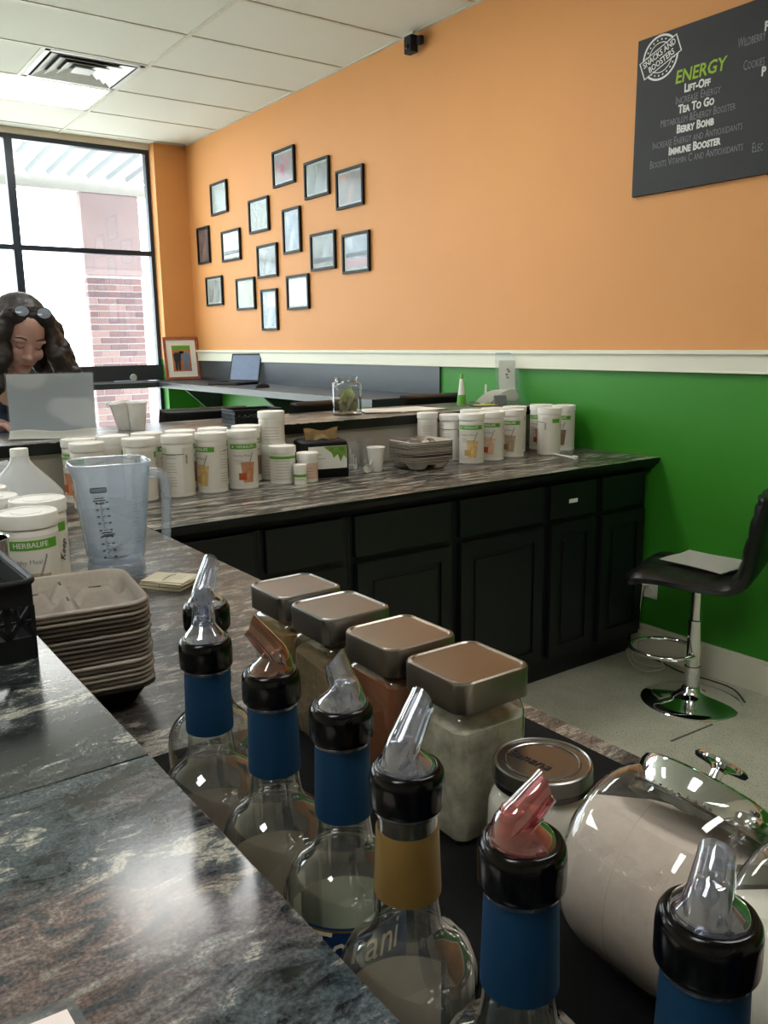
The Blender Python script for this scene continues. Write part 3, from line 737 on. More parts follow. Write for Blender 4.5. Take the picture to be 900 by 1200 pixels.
# back row beside the far bar wall
FY, RY = 2.735, 2.852
canister('white canister with orange shake picture, front row, beside the short tubs', atd(285, FY), FY, 6, 'orange')
canister('white canister turned to show shake glass on its left side, second from the tubs', atd(248.5, FY), FY, -52, 'van')
canister('white canister showing the back nutrition text, third from the tubs', atd(209, FY), FY, 165, 'tan')
canister('white canister just right of the pitcher rim, partly hidden by the pitcher', atd(164, FY), FY, 120, 'van')
canister('white canister directly behind the pitcher left side', atd(103, FY-.02), FY-.02, -75, 'red')
canister('white canister with orange picture, leftmost against the taupe bar wall', atd(93, RY), RY, -55, 'orange')
canister('rear canister in the gap behind the pitcher mouth', atd(134, RY+.02), RY+.02, 90, 'van')
canister('rear canister behind the front pair above the pitcher handle', atd(174, RY+.02), RY+.02, 100, 'choc')
canister('rear canister behind the one showing nutrition text', atd(213, RY+.02), RY+.02, 40, 'choc')
canister('rear canister behind the one with its glass on the left', atd(251, RY+.02), RY+.02, 40, 'choc')
canister('rear canister behind the orange pictured one', atd(290, RY+.02), RY+.02, 40, 'choc')
# tubs
canister('plain white tub standing on another tub behind the short green banded tub', 1.520, 2.85, 0, h=.125, r=.051, z0=C0+.135, band=False, style='tub', group='small white tubs')
canister('plain white tub underneath another tub, left of the napkin dispenser', 1.520, 2.85, 0, h=.135, r=.053, band=False, style='tub', group='small white tubs')
canister('short white tub with green band in front of the napkin dispenser', 1.500, 2.735, 0, h=.14, r=.05, style='tub', group='small white tubs')
canister('tiny white bottle with green band between two tubs', 1.530, 2.66, 0, h=.075, r=.025, style='tub', group='small white tubs')
canister('small tub with pink label touching the napkin dispenser', 1.585, 2.70, 0, h=.11, r=.041, band=False, style='pink', group='small white tubs')
# right group
Y1 = 2.675
canister('white canister with red patch and pale shake, first right of the cup carriers', atd(552.5, Y1), Y1, -8, 'van', extra=None)
canister('white canister with red strawberry shake, second right of the cup carriers', atd(576, Y1+.015), Y1+.015, -22, 'red')
canister('white canister with tan shake, third right of the cup carriers', atd(599.5, Y1+.03), Y1+.03, -22, 'tan')
canister('rear canister just behind the cup carriers', atd(529, Y1+.125), Y1+.125, 170, 'van', h=.2)
canister('rear canister behind the first one right of the carriers', atd(553, Y1+.15), Y1+.15, 0, 'van')
canister('rear canister behind the strawberry shake one', atd(577, Y1+.15), Y1+.15, 0, 'van')
canister('rear canister behind the tan shake one', atd(602, Y1+.15), Y1+.15, 0, 'van')
canister('white canister turned sideways with lines of print, nearest the white plastic stick', atd(642.5, 2.655), 2.655, 115, 'choc', bandang=(-100, -60))
canister('white canister with chocolate shake picture beside the black box', atd(659, 2.72), 2.72, -25, 'choc')
canister('rear canister left of the sideways turned one', atd(633, 2.815), 2.815, -15, 'orange')
canister('small white tub standing on the counter behind the cup carriers', atd(501, 2.85), 2.85, 0, h=.12, r=.045, z0=C0+.09, band=False, style='tub', group='small white tubs')
canister('low white tub under the small tub behind the cup carriers', atd(501, 2.85), 2.85, 0, h=.09, r=.048, band=False, style='tub', group='small white tubs')
# left near group
canister('large white canister nearest at the left edge, white lettering on its green band', .352, 1.64, -2, 'tan')
canister('white canister with black handwriting, right behind the nearest left canister', .402, 1.768, 2, 'van', extra='scribble')
canister('white canister at the left edge, third from the front', .33, 1.86, -20, 'van')
canister('white canister at the left edge, farthest, in front of the milky jug', .335, 1.985, -20, 'van')

# ============================================================ PITCHER, JUG
def pitcher():
    T = thing('blender_pitcher', 'frosted clear plastic blender pitcher with measuring marks and open handle', 'pitcher', (.586, 1.875, C0), -math.atan2(.572, 1.87)+R(8))
    def ring(w_, d_, r_, z, dx=0): return [(a+dx, b, z) for a, b in rrect(w_, d_, r_, 8)]
    rings = [ring(.118, .118, .055, .03), ring(.124, .124, .045, .045), ring(.133, .132, .035, .10), ring(.146, .142, .034, .17), ring(.158, .15, .036, .228), ring(.164, .154, .04, .25), ring(.170, .158, .042, .256), ring(.168, .156, .041, .2575),
             ring(.161, .151, .038, .254), ring(.154, .146, .034, .228), ring(.141, .137, .032, .17), ring(.128, .127, .033, .10), ring(.119, .119, .043, .05)]
    b = stack(rings)
    for v in b.verts:      # pouring lip at the left corner
        if v.co.z > .22 and v.co.x < -.04 and v.co.y < .02: v.co.x -= .012*(v.co.z-.22)/.037; 
    obj('body', b, M_pitch, T, smooth=50)
    obj('base_skirt', stack([ring(.126, .126, .058, 0), ring(.128, .128, .058, .004), ring(.124, .124, .057, .028), ring(.116, .116, .053, .031), ring(.112, .112, .052, .028), ring(.118, .118, .055, .003)], False, False), M_pitch, T, smooth=50)
    bl = bmesh.new(); lathe([(0, .038), (.03, .038), (.03, .05), (.012, .055), (0, .055)], 20, bm=bl)
    for a in range(4):
        Mx = Matrix.Rotation(a*PI/2, 4, 'Z') @ Matrix.Rotation(R(-25), 4, 'Y'); box(bl, .008, .042, -.006, .006, .05, .052, Mx)
    obj('blade', bl, M_steel, T)
    hp = spline([(.076, 0, .222), (.098, 0, .224), (.116, 0, .216), (.123, 0, .195), (.1215, 0, .15), (.119, 0, .10), (.116, 0, .062)], 6)
    n = len(hp); hb = bmesh.new(); rings = []
    for i, p in enumerate(hp):
        tt = (hp[min(i+1, n-1)]-hp[max(i-1, 0)]).normalized(); nx = Vector((0, 1, 0)).cross(tt)
        wv = .0165-.005*i/n; th = .0125-.002*i/n
        rings.append([p+nx*(th*x_)+Vector((0, wv*y_, 0)) for x_, y_ in [(math.cos(2*PI*k/14), math.sin(2*PI*k/14)) for k in range(14)]])
    stack(rings, bm=hb); obj('handle', hb, M_pitch, T, smooth=60)
    obj('rim', tube([(a, b, .2572) for a, b in rrect(.168, .156, .041, 8)], .0019, 8, closed=True), thin('rim_highlight_plastic', (.9, .93, .96), (.7, .75, .8), 2.5, .06, .5, (.85, .9, .95)), T, smooth=60)  # tube added along the rim; its paler plastic paints in the bright edge highlight
    # printed scale on the front and right of the body
    sc = bmesh.new()
    def wz(z): return .126+(.158-.126)*(z-.045)/.183, .125+(.15-.125)*(z-.045)/.183
    for i in range(26):
        z = .052+.0052*i; w_, d_ = wz(z); y_ = -d_/2-.0012; L = .009 if i % 3 == 0 else .004
        x_ = -w_/2+.038
        box(sc, x_, x_+L, y_, y_+.0006, z, z+.0012); 
        if i % 3 == 0: box(sc, x_-.009, x_-.004, y_, y_+.0006, z-.001, z+.0018); box(sc, x_+.013, x_+.018, y_, y_+.0006, z-.001, z+.0018)
    obj('printed_scale', sc, M_ink, T)
    s2 = bmesh.new()
    for i in range(24):
        z = .085+.0056*i; w_, d_ = wz(z); y_ = -d_/2-.0012; box(s2, .034, .034+(.012 if i % 3 == 0 else .007), y_, y_+.0006, z, z+.0009)
    obj('printed_scale', s2, pm('faint_blue_print', '6d7d93', .6), T)
    w_, d_ = wz(.205); lg = bmesh.new(); y_ = -d_/2-.0015
    for z in (.2085, .1995): box(lg, -.053, -.022, y_, y_+.0006, z, z+.0022)
    for x_ in (-.0545, -.0225): box(lg, x_, x_+.002, y_, y_+.0006, .2005, .2095)
    for i in range(9): box(lg, -.0515+.0032*i, -.0497+.0032*i, y_, y_+.0006, .2025, .2078)
    obj('logo_badge', lg, M_ink, T)
    t_ = bmesh.new()
    for z, a_, b_ in ((.186, -.046, -.028), (.181, -.05, -.024), (.174, -.044, -.026), (.108, -.036, -.014), (.103, -.034, -.008), (.100, -.036, -.012)): box(t_, a_, b_, -wz(z)[1]/2-.0014, -wz(z)[1]/2-.0008, z, z+.002)
    obj('printed_text', t_, M_ink, T)
    return T
pitcher()
J = thing('milk_jug', 'translucent white plastic gallon jug with white cap at the left edge', 'jug', (.452, 2.12, C0), R(40))
rg = []
for z, w_, r_ in ((0, .13, .03), (.006, .148, .032), (.03, .15, .03), (.15, .15, .03), (.165, .147, .032), (.185, .13, .04), (.21, .098, .042), (.232, .062, .03), (.245, .044, .0215), (.26, .040, .0195), (.263, .036, .017)):
    rg.append([(a, b, z) for a, b in rrect(w_, w_, r_, 6)])
obj('body', stack(rg), M_jug, J, smooth=40)
obj('cap', lathe([(.0185, .252), (.0205, .252), (.0205, .272), (.0195, .274), (0, .274)], 32), M_foam, J, smooth=40)
obj('jug_handle', tube(spline([(.0, .035, .235), (.0, .062, .225), (0, .077, .19), (0, .076, .14)], 5), .011, 10), M_jug, J, smooth=60)
# steel cup at left edge
T = thing('steel_cup', 'shiny steel cup cut off by the left edge, before the big canister', 'cup', (.245, 1.50, C0))
obj('cup_wall', lathe([(0, 0), (.04, 0), (.042, .003), (.044, .195), (.0455, .197), (.0445, .198), (.0425, .196), (.0405, .006), (0, .006)], 40), M_chrome, T, smooth=40)

# ============================================================ CUP CARRIERS
def carrier_mesh():
    def sm(t): t = max(0, min(1, t)); return t*t*(3-2*t)
    H_ = .1045; c_ = .66
    def rr_(a, b):      # square -> rounded square
        m = max(abs(a), abs(b), 1e-6); p, q = abs(a)/m, abs(b)/m; lo = min(p, q)
        if lo > c_:
            ph = (lo-c_)/(1-c_)*PI/4; hi_, lo_ = c_+(1-c_)*math.cos(ph), c_+(1-c_)*math.sin(ph)
            p, q = (hi_, lo_) if p >= q else (lo_, hi_)
        return math.copysign(p*m, a)*H_, math.copysign(q*m, b)*H_
    def f(u, v):
        a, b = 2*u-1, 2*v-1; m = max(abs(a), abs(b)); x, y = rr_(a, b)
        if m > .985: return Vector((x*1.01, y*1.01, -.0048))
        if m > .95: return Vector((x, y, -.0004))
        A, Bb = x/H_, y/H_
        ins = sm((.955-m)/.10); d = math.hypot(abs(A)-.46, abs(Bb)-.46)
        W = sm((.45-d)/.17); h = -.039*W*ins
        dr = min(math.hypot(abs(A)-.42, Bb), math.hypot(A, abs(Bb)-.42)); h -= .020*ins*(1-W)*(1-sm((.34-dr)/.2))
        return Vector((x, y, h+.0008*noise.noise(Vector((a*6, b*6, 3)))))
    bm = grid_surf(f, 56, 56, .0030)
    me = bpy.data.meshes.new('pulp_tray'); bmesh.ops.recalc_face_normals(bm, faces=bm.faces); bm.to_mesh(me); bm.free()
    for p in me.polygons: p.use_smooth = True
    me.materials.append(M_pulp); return me
CM_ = carrier_mesh()
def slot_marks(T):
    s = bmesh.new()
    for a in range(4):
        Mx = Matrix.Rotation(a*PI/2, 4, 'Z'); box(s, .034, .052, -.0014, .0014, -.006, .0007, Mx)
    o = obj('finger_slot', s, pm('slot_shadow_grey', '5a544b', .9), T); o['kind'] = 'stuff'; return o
def carrier_stack(x, y, rz, n, where, group, pitch=.0068):
    zb = C0+.0425
    for i in range(n):
        T = thing('cup_carrier', '', 'cup carrier', (x+random.uniform(-.0016, .0016), y+random.uniform(-.0016, .0016), zb+i*pitch), rz+R(random.uniform(-1.1, 1.1)), group)
        T['label'] = ('top grey pulp cup carrier %s' if i == n-1 else 'lowest grey pulp cup carrier, feet on the counter, %s' if i == 0 else 'grey pulp cup carrier between top and bottom, %s') % where
        o = obj('pulp_tray', CM_, None, T); 
        if i == n-1: slot_marks(T)
        elif i: pass
carrier_stack(.300, 1.215, R(-8), 19, 'of the near stack', 'cup carriers in the near stack')
carrier_stack(2.128, 2.70, R(-4), 12, 'of the far stack', 'cup carriers in the far stack', .0068)

# ============================================================ SMALL FOREGROUND THINGS
# pile of paper cards with a band
p0 = at(199, 686, C0)
for i in range(9):
    T = obj('paper_card', B(-.036, .036, -.05, .05, 0, .0018), M_paper2, loc=(p0.x+random.uniform(-.004, .004), p0.y+random.uniform(-.004, .004), C0+.0003+.002*i), rot=(0, 0, R(35+random.uniform(-7, 7)+(12 if i == 8 else 0))))
    tag(T, 'top printed cream card of the banded pile' if i == 8 else 'bottom cream card of the banded pile' if i == 0 else 'cream paper card within the banded pile', 'card', 'cream cards in a banded pile')
    if i == 8:
        ln = bmesh.new()
        for k in range(6): box(ln, -.012, .02, -.03+.008*k, -.0285+.008*k, .00185, .0020)
        obj('printed_lines', ln, M_inkg, T)
T = obj('rubber_band', tube([(.038*math.cos(a)*1.02, 0, .0098+.0108*math.sin(a)) for a in [2*PI*k/20 for k in range(20)]], .0009, 6, closed=True), M_inkg, loc=(p0.x, p0.y, C0+.0003), rot=(0, 0, R(35))); tag(T, 'thin elastic band around the pile of cream cards', 'rubber band')
p1 = at(240, 701, C0)
T = obj('paper_slip', B(-.03, .03, -.012, .012, 0, .0006), M_paper, loc=(p1.x, p1.y, C0+.0003), rot=(0, 0, R(-30))); tag(T, 'small white paper slip lying beside the pile of cards', 'paper')
# black plastic basket on the near bar
def basket(label, loc, rz, w_, d_, h, hole=True):
    T = thing('plastic_basket', label, 'basket', loc, rz); t_ = .0016
    bm = bmesh.new(); n = max(4, int(w_/.022))
    def side(Mx, L):
        k = max(4, int(L/.024)); s = L/k
        box(bm, -L/2, L/2, -t_, t_, 0, h*.3, Mx); box(bm, -L/2, L/2, -t_, t_, h*.70, h, Mx)
        for i in range(k):
            xa = -L/2+i*s
            for sg in (1, -1):
                c0 = Vector((xa+s/2, 0, h*.5)); ang = math.atan2(h*.4, s)*sg; ln = math.hypot(s, h*.4)
                box(bm, -ln/2, ln/2, -t_, t_, -.0026, .0026, Mx @ Matrix.Translation(c0) @ Matrix.Rotation(-ang, 4, 'Y'))
            box(bm, xa-.003, xa+.003, -t_, t_, h*.3, h*.7, Mx)
        box(bm, -L/2, L/2, -t_, t_, h*.485, h*.515, Mx)
    for a, L, off in ((0, w_, -d_/2), (PI, w_, -d_/2), (PI/2, d_, -w_/2), (-PI/2, d_, -w_/2)):
        side(Matrix.Rotation(a, 4, 'Z') @ Matrix.Translation((0, off, 0)), L)
    o = obj('lattice_wall', bm, M_blkmat, T); o['kind'] = 'stuff'
    obj('basket_floor', B(-w_/2, w_/2, -d_/2, d_/2, .001, .003), M_blkmat, T)
    obj('rim', tube([(a, b, h) for a, b in rrect(w_+.007, d_+.007, .014, 5)], .0038, 8, closed=True), M_blkmat, T, smooth=60)
    return T
basket('black perforated plastic basket on the near bar at the left edge', (.185-.115, .868+.10, ZB), R(1), .225, .19, .082)
# laminated sheet, lower left
T = thing('laminated_sheet', 'pale laminated sheet with clear border lying at the bottom left edge', 'sheet', (.018, .306, ZB), R(2))
pp = onb = at(84, 1168, ZB)
ls = [(0, 0), (.1, -.07), (.03, -.20), (-.12, -.12)]
T.location = (pp.x, pp.y, ZB)
def sheet(pts, z0, z1): return stack([[(a, b, z0) for a, b in pts], [(a, b, z1) for a, b in pts]])
obj('clear_film', sheet([(0, 0), (-.14, -.03), (-.10, -.16), (.045, -.13)][::1], .0003, .0009), M_acryl, T)
T.rotation_euler = (0, 0, R(-16))
obj('printed_sheet', sheet([(-.002, -.009), (-.13, -.036), (-.095, -.15), (.037, -.124)], .0009, .0012), pm('pale_pink_paper', 'e8dcd8', .7), T)

# ============================================================ BACK COUNTER SMALL THINGS
# napkin dispenser
q = at(392, 556, C0)
T = thing('napkin_dispenser', 'black napkin dispenser with green leaf poster and kraft napkin sticking out', 'dispenser', (1.705, 2.80, C0), R(-14))
obj('housing', stack([[(a, b, z) for a, b in rrect(w_, d_, .02, 5)] for z, w_, d_ in ((0, .185, .15), (.004, .19, .155), (.11, .19, .155), (.135, .182, .15), (.142, .165, .135))]), M_blkmat, T, smooth=35)
fr = obj('poster', B(-.072, .082, -.0795, -.078, .035, .122), M_paper, T)
g = bmesh.new(); lf = [(-.01, .118), (.02, .095), (.028, .075), (.045, .09), (.055, .06), (.07, .085), (.080, .07), (.081, .121), (0, .121)]
g.faces.new([g.verts.new((a, -.0799, z)) for a, z in lf]); obj('leaf_print', g, pm('leaf_green_print', '6f9a3e', .5, var=.4, scale=50), fr)
g = bmesh.new()
for i, wv in enumerate((.045, .06, .03)): box(g, -.066, -.066+wv, -.0801, -.0796, .09-.016*i, .092-.016*i)
obj('printed_text', g, M_inkg, fr)
def nap(u, v):
    a = (u-.5)*.125*(1+.12*v); return Vector((a, -.03+.012*math.sin(u*9)*(1-v)+.02*math.sin(v*2.2), .138+.045*v+.006*math.sin(u*7+1)*v-(.012*math.cos(u*6.3) if v < .3 else 0)))
T2 = obj('kraft_napkin', grid_surf(nap, 16, 8, .0015), M_kraft, T, smooth=60)
# foam cup and scoop
def foam_cup(label, loc, s=1.0, rot=None):
    T = thing('foam_cup', label, 'cup', loc, 0, 'white cups')
    obj('cup_wall', lathe([(0, 0), (.024*s, 0), (.025*s, .002), (.035*s, .093*s), (.037*s, .094*s), (.0372*s, .099*s), (.0355*s, .1*s), (.034*s, .097*s), (.0235*s, .006), (0, .006)], 36), M_foam, T, smooth=40)
    if rot: T.rotation_euler = rot
    return T
foam_cup('white foam cup on the back counter beside the far carrier stack', (1.925, 2.735, C0))
q = at(428, 553, C0)
T = thing('measuring_scoop', 'white plastic measuring scoop leaning by the foam cup', 'scoop', (1.873, 2.725, C0), R(-20))
Mx = Matrix.Translation((0, 0, .018)) @ Matrix.Rotation(R(80), 4, 'X')
obj('bowl', lathe([(0, -.012), (.014, -.012), (.0175, .012), (.0165, .012), (.013, -.010), (0, -.010)], 28, M=Mx), M_plw, T, smooth=40)
obj('scoop_handle', tube([(.012, .002, .03), (.03, .012, .06), (.035, .015, .072)], [.004, .003, .003], 8), M_plw, T, smooth=60)
for k, (px, py, lb) in enumerate(((413, 553, 'clear plastic cup holding white scoops beside the napkin dispenser'), (427, 547, 'clear plastic cup behind the white scoop and foam cup'))):
    q = at(px, py, C0); T = thing('clear_cup', lb, 'cup', (q.x+.03, q.y+.05-.02*k, C0), 0, 'clear plastic cups')
    obj('cup_wall', lathe([(0, .001), (.026, .001), (.028, .003), (.037, .112), (.0385, .113), (.0385, .116), (.0365, .116)], 32), M_cupc, T, smooth=50)
    if k == 0: CUPLOC = Vector(T.location)
for k, (dx, dy, hh) in enumerate(((-.012, -.004, .085), (.006, .006, .06), (.008, -.01, .045))):
    T = thing('measuring_scoop', ('tall', 'middle', 'short')[k]+' white scoop standing inside the clear plastic cup', 'scoop', CUPLOC+Vector((dx, dy, .003)))
    obj('bowl', lathe([(0, 0), (.0085, 0), (.0105, .018), (.0095, .018), (.0075, .002), (0, .002)], 20), M_plw, T, smooth=40)
    obj('scoop_handle', tube([(.008, 0, .016), (.006, .002, hh)], .0025, 8), M_plw, T)
# white stick
a_, b_ = at(639, 531, C0), at(674, 538, C0); 
T = thing('plastic_stick', 'white plastic bag clip stick lying on the back counter near the black box', 'clip', (a_.x, a_.y, C0)); vv = b_-a_
obj('rod', tube([(0, 0, .004), tuple(vv+Vector((0, 0, .0045)))], [.0035, .0045], 8), M_plw, T)
obj('end_block', box(bmesh.new(), -.012, .012, -.007, .007, 0, .014, Matrix.Translation(vv) @ Matrix.Rotation(math.atan2(vv.y, vv.x), 4, 'Z')), M_plw, T, bevel=.002)
# black box
T = thing('black_box', 'black box with white lettering against the green wall', 'box', (3.054, 2.825, C0), R(-22))
obj('carton', B(-.045, .045, -.038, .038, 0, .2), M_blkmat, T, bevel=.001)
for s_, z, sz, sx in (('24', .135, .055, 1.1), ('HERBALIFE', .168, .015, 1), ('FORMULA 1', .095, .014, 1)):
    me = text_mesh(s_, sz, sx=sx, bold=.0006 if sz > .05 else 0); me.transform(Matrix.Translation((.008, -.0386, z))); obj('lettering', me, M_paper, T)
g = bmesh.new(); box(g, -.042, .042, -.0388, -.0382, .180, .1815); box(g, -.03, .04, -.0388, -.0382, .075, .077)
obj('printed_lines', g, M_inkg, T)

# ============================================================ THINGS ON THE FAR BAR
# sign holder seen from behind
T = thing('sign_holder', 'clear acrylic sign holder with white sheet seen from behind, in front of the woman', 'sign holder', (.771, 3.05, ZB), R(-26.7))
def leaf_sheet(x0, x1, y, z0, z1, lean, th): 
    return stack([[(x0, y, z0), (x1, y, z0), (x1, y+th, z0), (x0, y+th, z0)], [(x0, y+lean, z1), (x1, y+lean, z1), (x1, y+lean+th, z1), (x0, y+lean+th, z1)]])
obj('acrylic_sheet', leaf_sheet(-.148, .148, 0, .0, .226, .008, .002), M_acryl, T)
obj('acrylic_foot', B(-.148, .148, 0, .07, .0002, .002), M_acryl, T)
t = NT('sheet_with_faint_print'); v = t.coords((9, 9, 14)); vo = t.n('ShaderNodeTexVoronoi', i_Scale=.75); t.l(v, vo.inputs['Vector'])
r = t.ramp(vo.outputs['Distance'], [(.42, 'e3e5e6'), (.52, 'cdd2d6')]); t.l(r.outputs[0], t.b.inputs['Base Color']); t.b.inputs['Roughness'].default_value = .5
tl_ = t.n('ShaderNodeBsdfTranslucent'); t.l(r.outputs[0], tl_.inputs[0]); ms_ = t.n('ShaderNodeMixShader'); ms_.inputs[0].default_value = .75; t.l(t.b.outputs[0], ms_.inputs[1]); t.l(tl_.outputs[0], ms_.inputs[2]); t.l(ms_.outputs[0], t.out.inputs[0])
obj('printed_sheet', leaf_sheet(-.143, .143, .003, .006, .222, .008, .0006), t.m, T)
def crum(u, v): return Vector(((u-.5)*.29, -.035+.03*v+.004*math.sin(u*11), .004+.026*v*v+.004*math.sin(u*8)*v))
T3 = tag(obj('crumpled_paper', grid_surf(crum, 18, 6, .0015), M_paper, loc=(.771, 3.045, ZB), rot=(0, 0, R(-26.7)), smooth=60), 'crumpled white paper at the foot of the sign holder', 'paper')
# two cups
q = at(158, 505, ZB)
foam_cup('white cup standing upright on the far bar beside the sign holder', (1.10, 3.13, ZB), 1.05)
c2 = foam_cup('white cup tilted behind the upright cup on the far bar', (1.062, 3.165, ZB+.002), 1.05, rot=(0, R(-9), 0))
# far basket
basket('small black plastic basket on the far bar before the chair back', (1.565, 3.10, ZB), R(-4), .20, .14, .055)
# money jar
T = thing('tip_jar', 'square glass tip jar holding folded green banknotes', 'jar', (2.055, 3.14, ZB), R(-28))
rg = [[(a, b, z) for a, b in rrect(w_, w_, r_, 5)] for z, w_, r_ in ((.0, .098, .014), (.004, .105, .016), (.115, .105, .016), (.124, .098, .02), (.128, .085, .03), (.132, .08, .035), (.144, .08, .035), (.146, .086, .036), (.15, .086, .036))]
obj('glass', stack(rg, cap1=False), M_glassj, T, smooth=40)
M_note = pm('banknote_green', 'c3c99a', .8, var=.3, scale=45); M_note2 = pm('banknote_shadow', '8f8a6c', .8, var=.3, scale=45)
for i, (dx, dz, rx, rz, m) in enumerate(((0, .07, .25, .3, M_note), (-.012, .035, -.2, .9, M_note2), (.012, .03, .3, -.5, M_note2), (.0, .055, .5, 1.6, M_note2), (-.005, .016, 1.2, .2, M_note2), (.004, .088, .15, .05, M_note))):
    T.scale = (1.2, 1.2, 1.12)
    def nt(u, v, i=i): return Vector(((u-.5)*.078, .006*math.sin(u*5+i), (v-.5)*.046+.005*math.sin(u*6+i*2)))
    bm = grid_surf(nt, 8, 4, .0006); n_ = obj('banknote', bm, m, loc=(2.055+dx, 3.14+dx*.4, ZB+dz+.004), rot=(rx, .35-.2*i, rz), smooth=60)
    tag(n_, 'green banknote %s in the glass tip jar' % ('uppermost', 'crumpled low on the left', 'crumpled low on the right', 'standing in the middle', 'lying on the bottom', 'topmost and lightest,')[i], 'banknote', 'banknotes in the tip jar')
bpy.data.objects[n_.name].location.z -= .012
# flat papers
for i, (dx, rz) in enumerate(((0, -10), (.05, 6), (-.06, -22))):
    tag(obj('paper_sheet', B(-.14, .14, -.1, .1, 0, .002), (M_paper2, M_paper, M_plw2)[i], loc=(2.36+dx, 3.14, ZB+.0004+.0024*i), rot=(0, 0, R(rz))), ('lowest', 'middle', 'top')[i]+' loose sheet lying flat on the far bar right of the tip jar', 'paper', 'loose sheets on the far bar')
# cone
T = thing('paper_cone', 'tall narrow white cone with green base band on the far bar', 'cone', (2.80, 3.22, ZB))
obj('cone', lathe([(0, .0), (.0235, 0), (.0235, .006), (.006, .15), (.0, .152)], 24), M_paper, T, smooth=40)
obj('green_band', lathe([(.0236, .001), (.0240, .006), (.0187, .05), (.0182, .05)], 24), M_greenb, T, smooth=40)
obj('green_tip', lathe([(.0088, .13), (.0067, .15), (.0, .156)], 16), M_greenb, T, smooth=40)
# brochure holder
q = at(628, 470, ZB)
T = thing('brochure_holder', 'clear acrylic brochure holder leaning against the cream rail', 'holder', (3.03, 3.13, ZB), R(-38))
obj('back_plate', leaf_sheet(-.058, .058, .02, .0, .255, .035, .002), M_acryl, T)
obj('top_frame', tube([(-.055, .055, .2), (-.055, .058, .25), (.055, .058, .25), (.055, .055, .2)], .0025, 6), M_acryl, T)
obj('side_plate', stack([[(.058, .02, 0), (.058, -.03, 0), (.058, -.03, .1), (.058, .05, .22)], [(.06, .02, 0), (.06, -.03, 0), (.06, -.03, .1), (.06, .05, .22)]]), M_acryl, T)
T2 = thing('curled_leaflet', 'curled white leaflet with small dark print in the brochure holder', 'leaflet', (3.03, 3.13, ZB), R(-38))
def cl(u, v):
    s = v; pts = [(-.10, -.10, .02), (-.05, -.075, .062), (0, -.055, .065), (.0, -.03, .03), (0, -.012, .02), (0, .012, .10), (0, .036, .215)]
    k = s*(len(pts)-1); i = min(int(k), len(pts)-2); fz = k-i; a, b = Vector(pts[i]), Vector(pts[i+1]); p = a.lerp(b, fz)
    return Vector((p.x*.6+(u-.5)*.085, p.y, p.z+.004))
P_ = spline([(-.13, -.095, .012), (-.09, -.09, .05), (-.04, -.075, .072), (.0, -.055, .066), (.015, -.03, .03), (.01, -.006, .012), (.004, .006, .05), (.0, .018, .11), (0, .036, .215)], 5)
def cl(u, v):
    k = v*(len(P_)-1); i = min(int(k), len(P_)-2); p = P_[i].lerp(P_[i+1], k-i); return Vector((p.x+(u-.5)*.082, p.y, p.z))
obj('paper', grid_surf(cl, 6, 40, .0009), M_paper, T2, smooth=60)
g = bmesh.new()
for a, z in ((-.008, .14), (-.004, .125), (.004, .155), (-.002, .165)): box(g, a, a+.012, .011+(z-.11)*.17, .012+(z-.11)*.17, z, z+.009)
obj('small_print', g, M_inkg, T2)
T = thing('white_prong', 'thin white plastic prong standing beside the curled leaflet', 'prong', (2.925, 3.18, ZB))
obj('prong', tube([(0, 0, .0), (.004, 0, .098)], [.006, .005], 8), M_plw, T); obj('prong_foot', B(-.02, .02, -.02, .02, 0, .004), M_plw, T)
T = thing('card_box', 'small grey card box under the curled leaflet', 'box', (2.945, 3.10, ZB), R(-30)); obj('carton', B(-.03, .03, -.03, .03, 0, .045), pm('grey_card', '6f7378', .6), T, bevel=.001)
obj('carton_flap', B(-.028, .028, -.029, .028, .045, .047), pm('grey_card_light', '8f9398', .6), T)
T = thing('leaflet', 'small yellow and green leaflet lying on the far bar', 'leaflet', (2.835, 3.09, ZB), R(-20)); obj('paper', B(-.07, .07, -.04, .04, 0, .003), M_ink, T); obj('yellow_strip', B(-.05, .066, -.035, .03, .003, .0036), pm('yellow_green_print', 'b9b64a', .6), T)

# ============================================================ WALL LEDGE THINGS
# framed photo
T = thing('framed_photo', 'reddish wooden framed photo of two men standing in the corner', 'picture', (2.943, 7.115, 1.12), R(0))
Wp, Hp = .325, .375; lean = Matrix.Rotation(R(-7), 4, 'X')
def Lb(x0, x1, y0, y1, z0, z1, bm=None): return box(bm or bmesh.new(), x0, x1, y0, y1, z0, z1, lean)
g = bmesh.new(); fwid = .026
for a in ((-Wp/2, Wp/2, 0, fwid), (-Wp/2, Wp/2, Hp-fwid, Hp), (-Wp/2, -Wp/2+fwid, fwid, Hp-fwid), (Wp/2-fwid, Wp/2, fwid, Hp-fwid)): Lb(a[0], a[1], -.012, .01, a[2]+.002, a[3], g)
obj('wooden_frame', g, pm('reddish_wood', '9c5a3c', .45, var=.2, scale=20), T, bevel=.002)
obj('mount', Lb(-Wp/2+.02, Wp/2-.02, -.002, .004, .02, Hp-.02), M_paper, T)
pc = obj('photo_print', Lb(-.085, .085, -.0035, -.002, .075, .30), pm('photo_backdrop', 'b8734a', .5, var=.2, scale=12), T)
obj('green_strip', Lb(-.085, .085, -.0042, -.0036, .262, .30), M_greenb, pc)
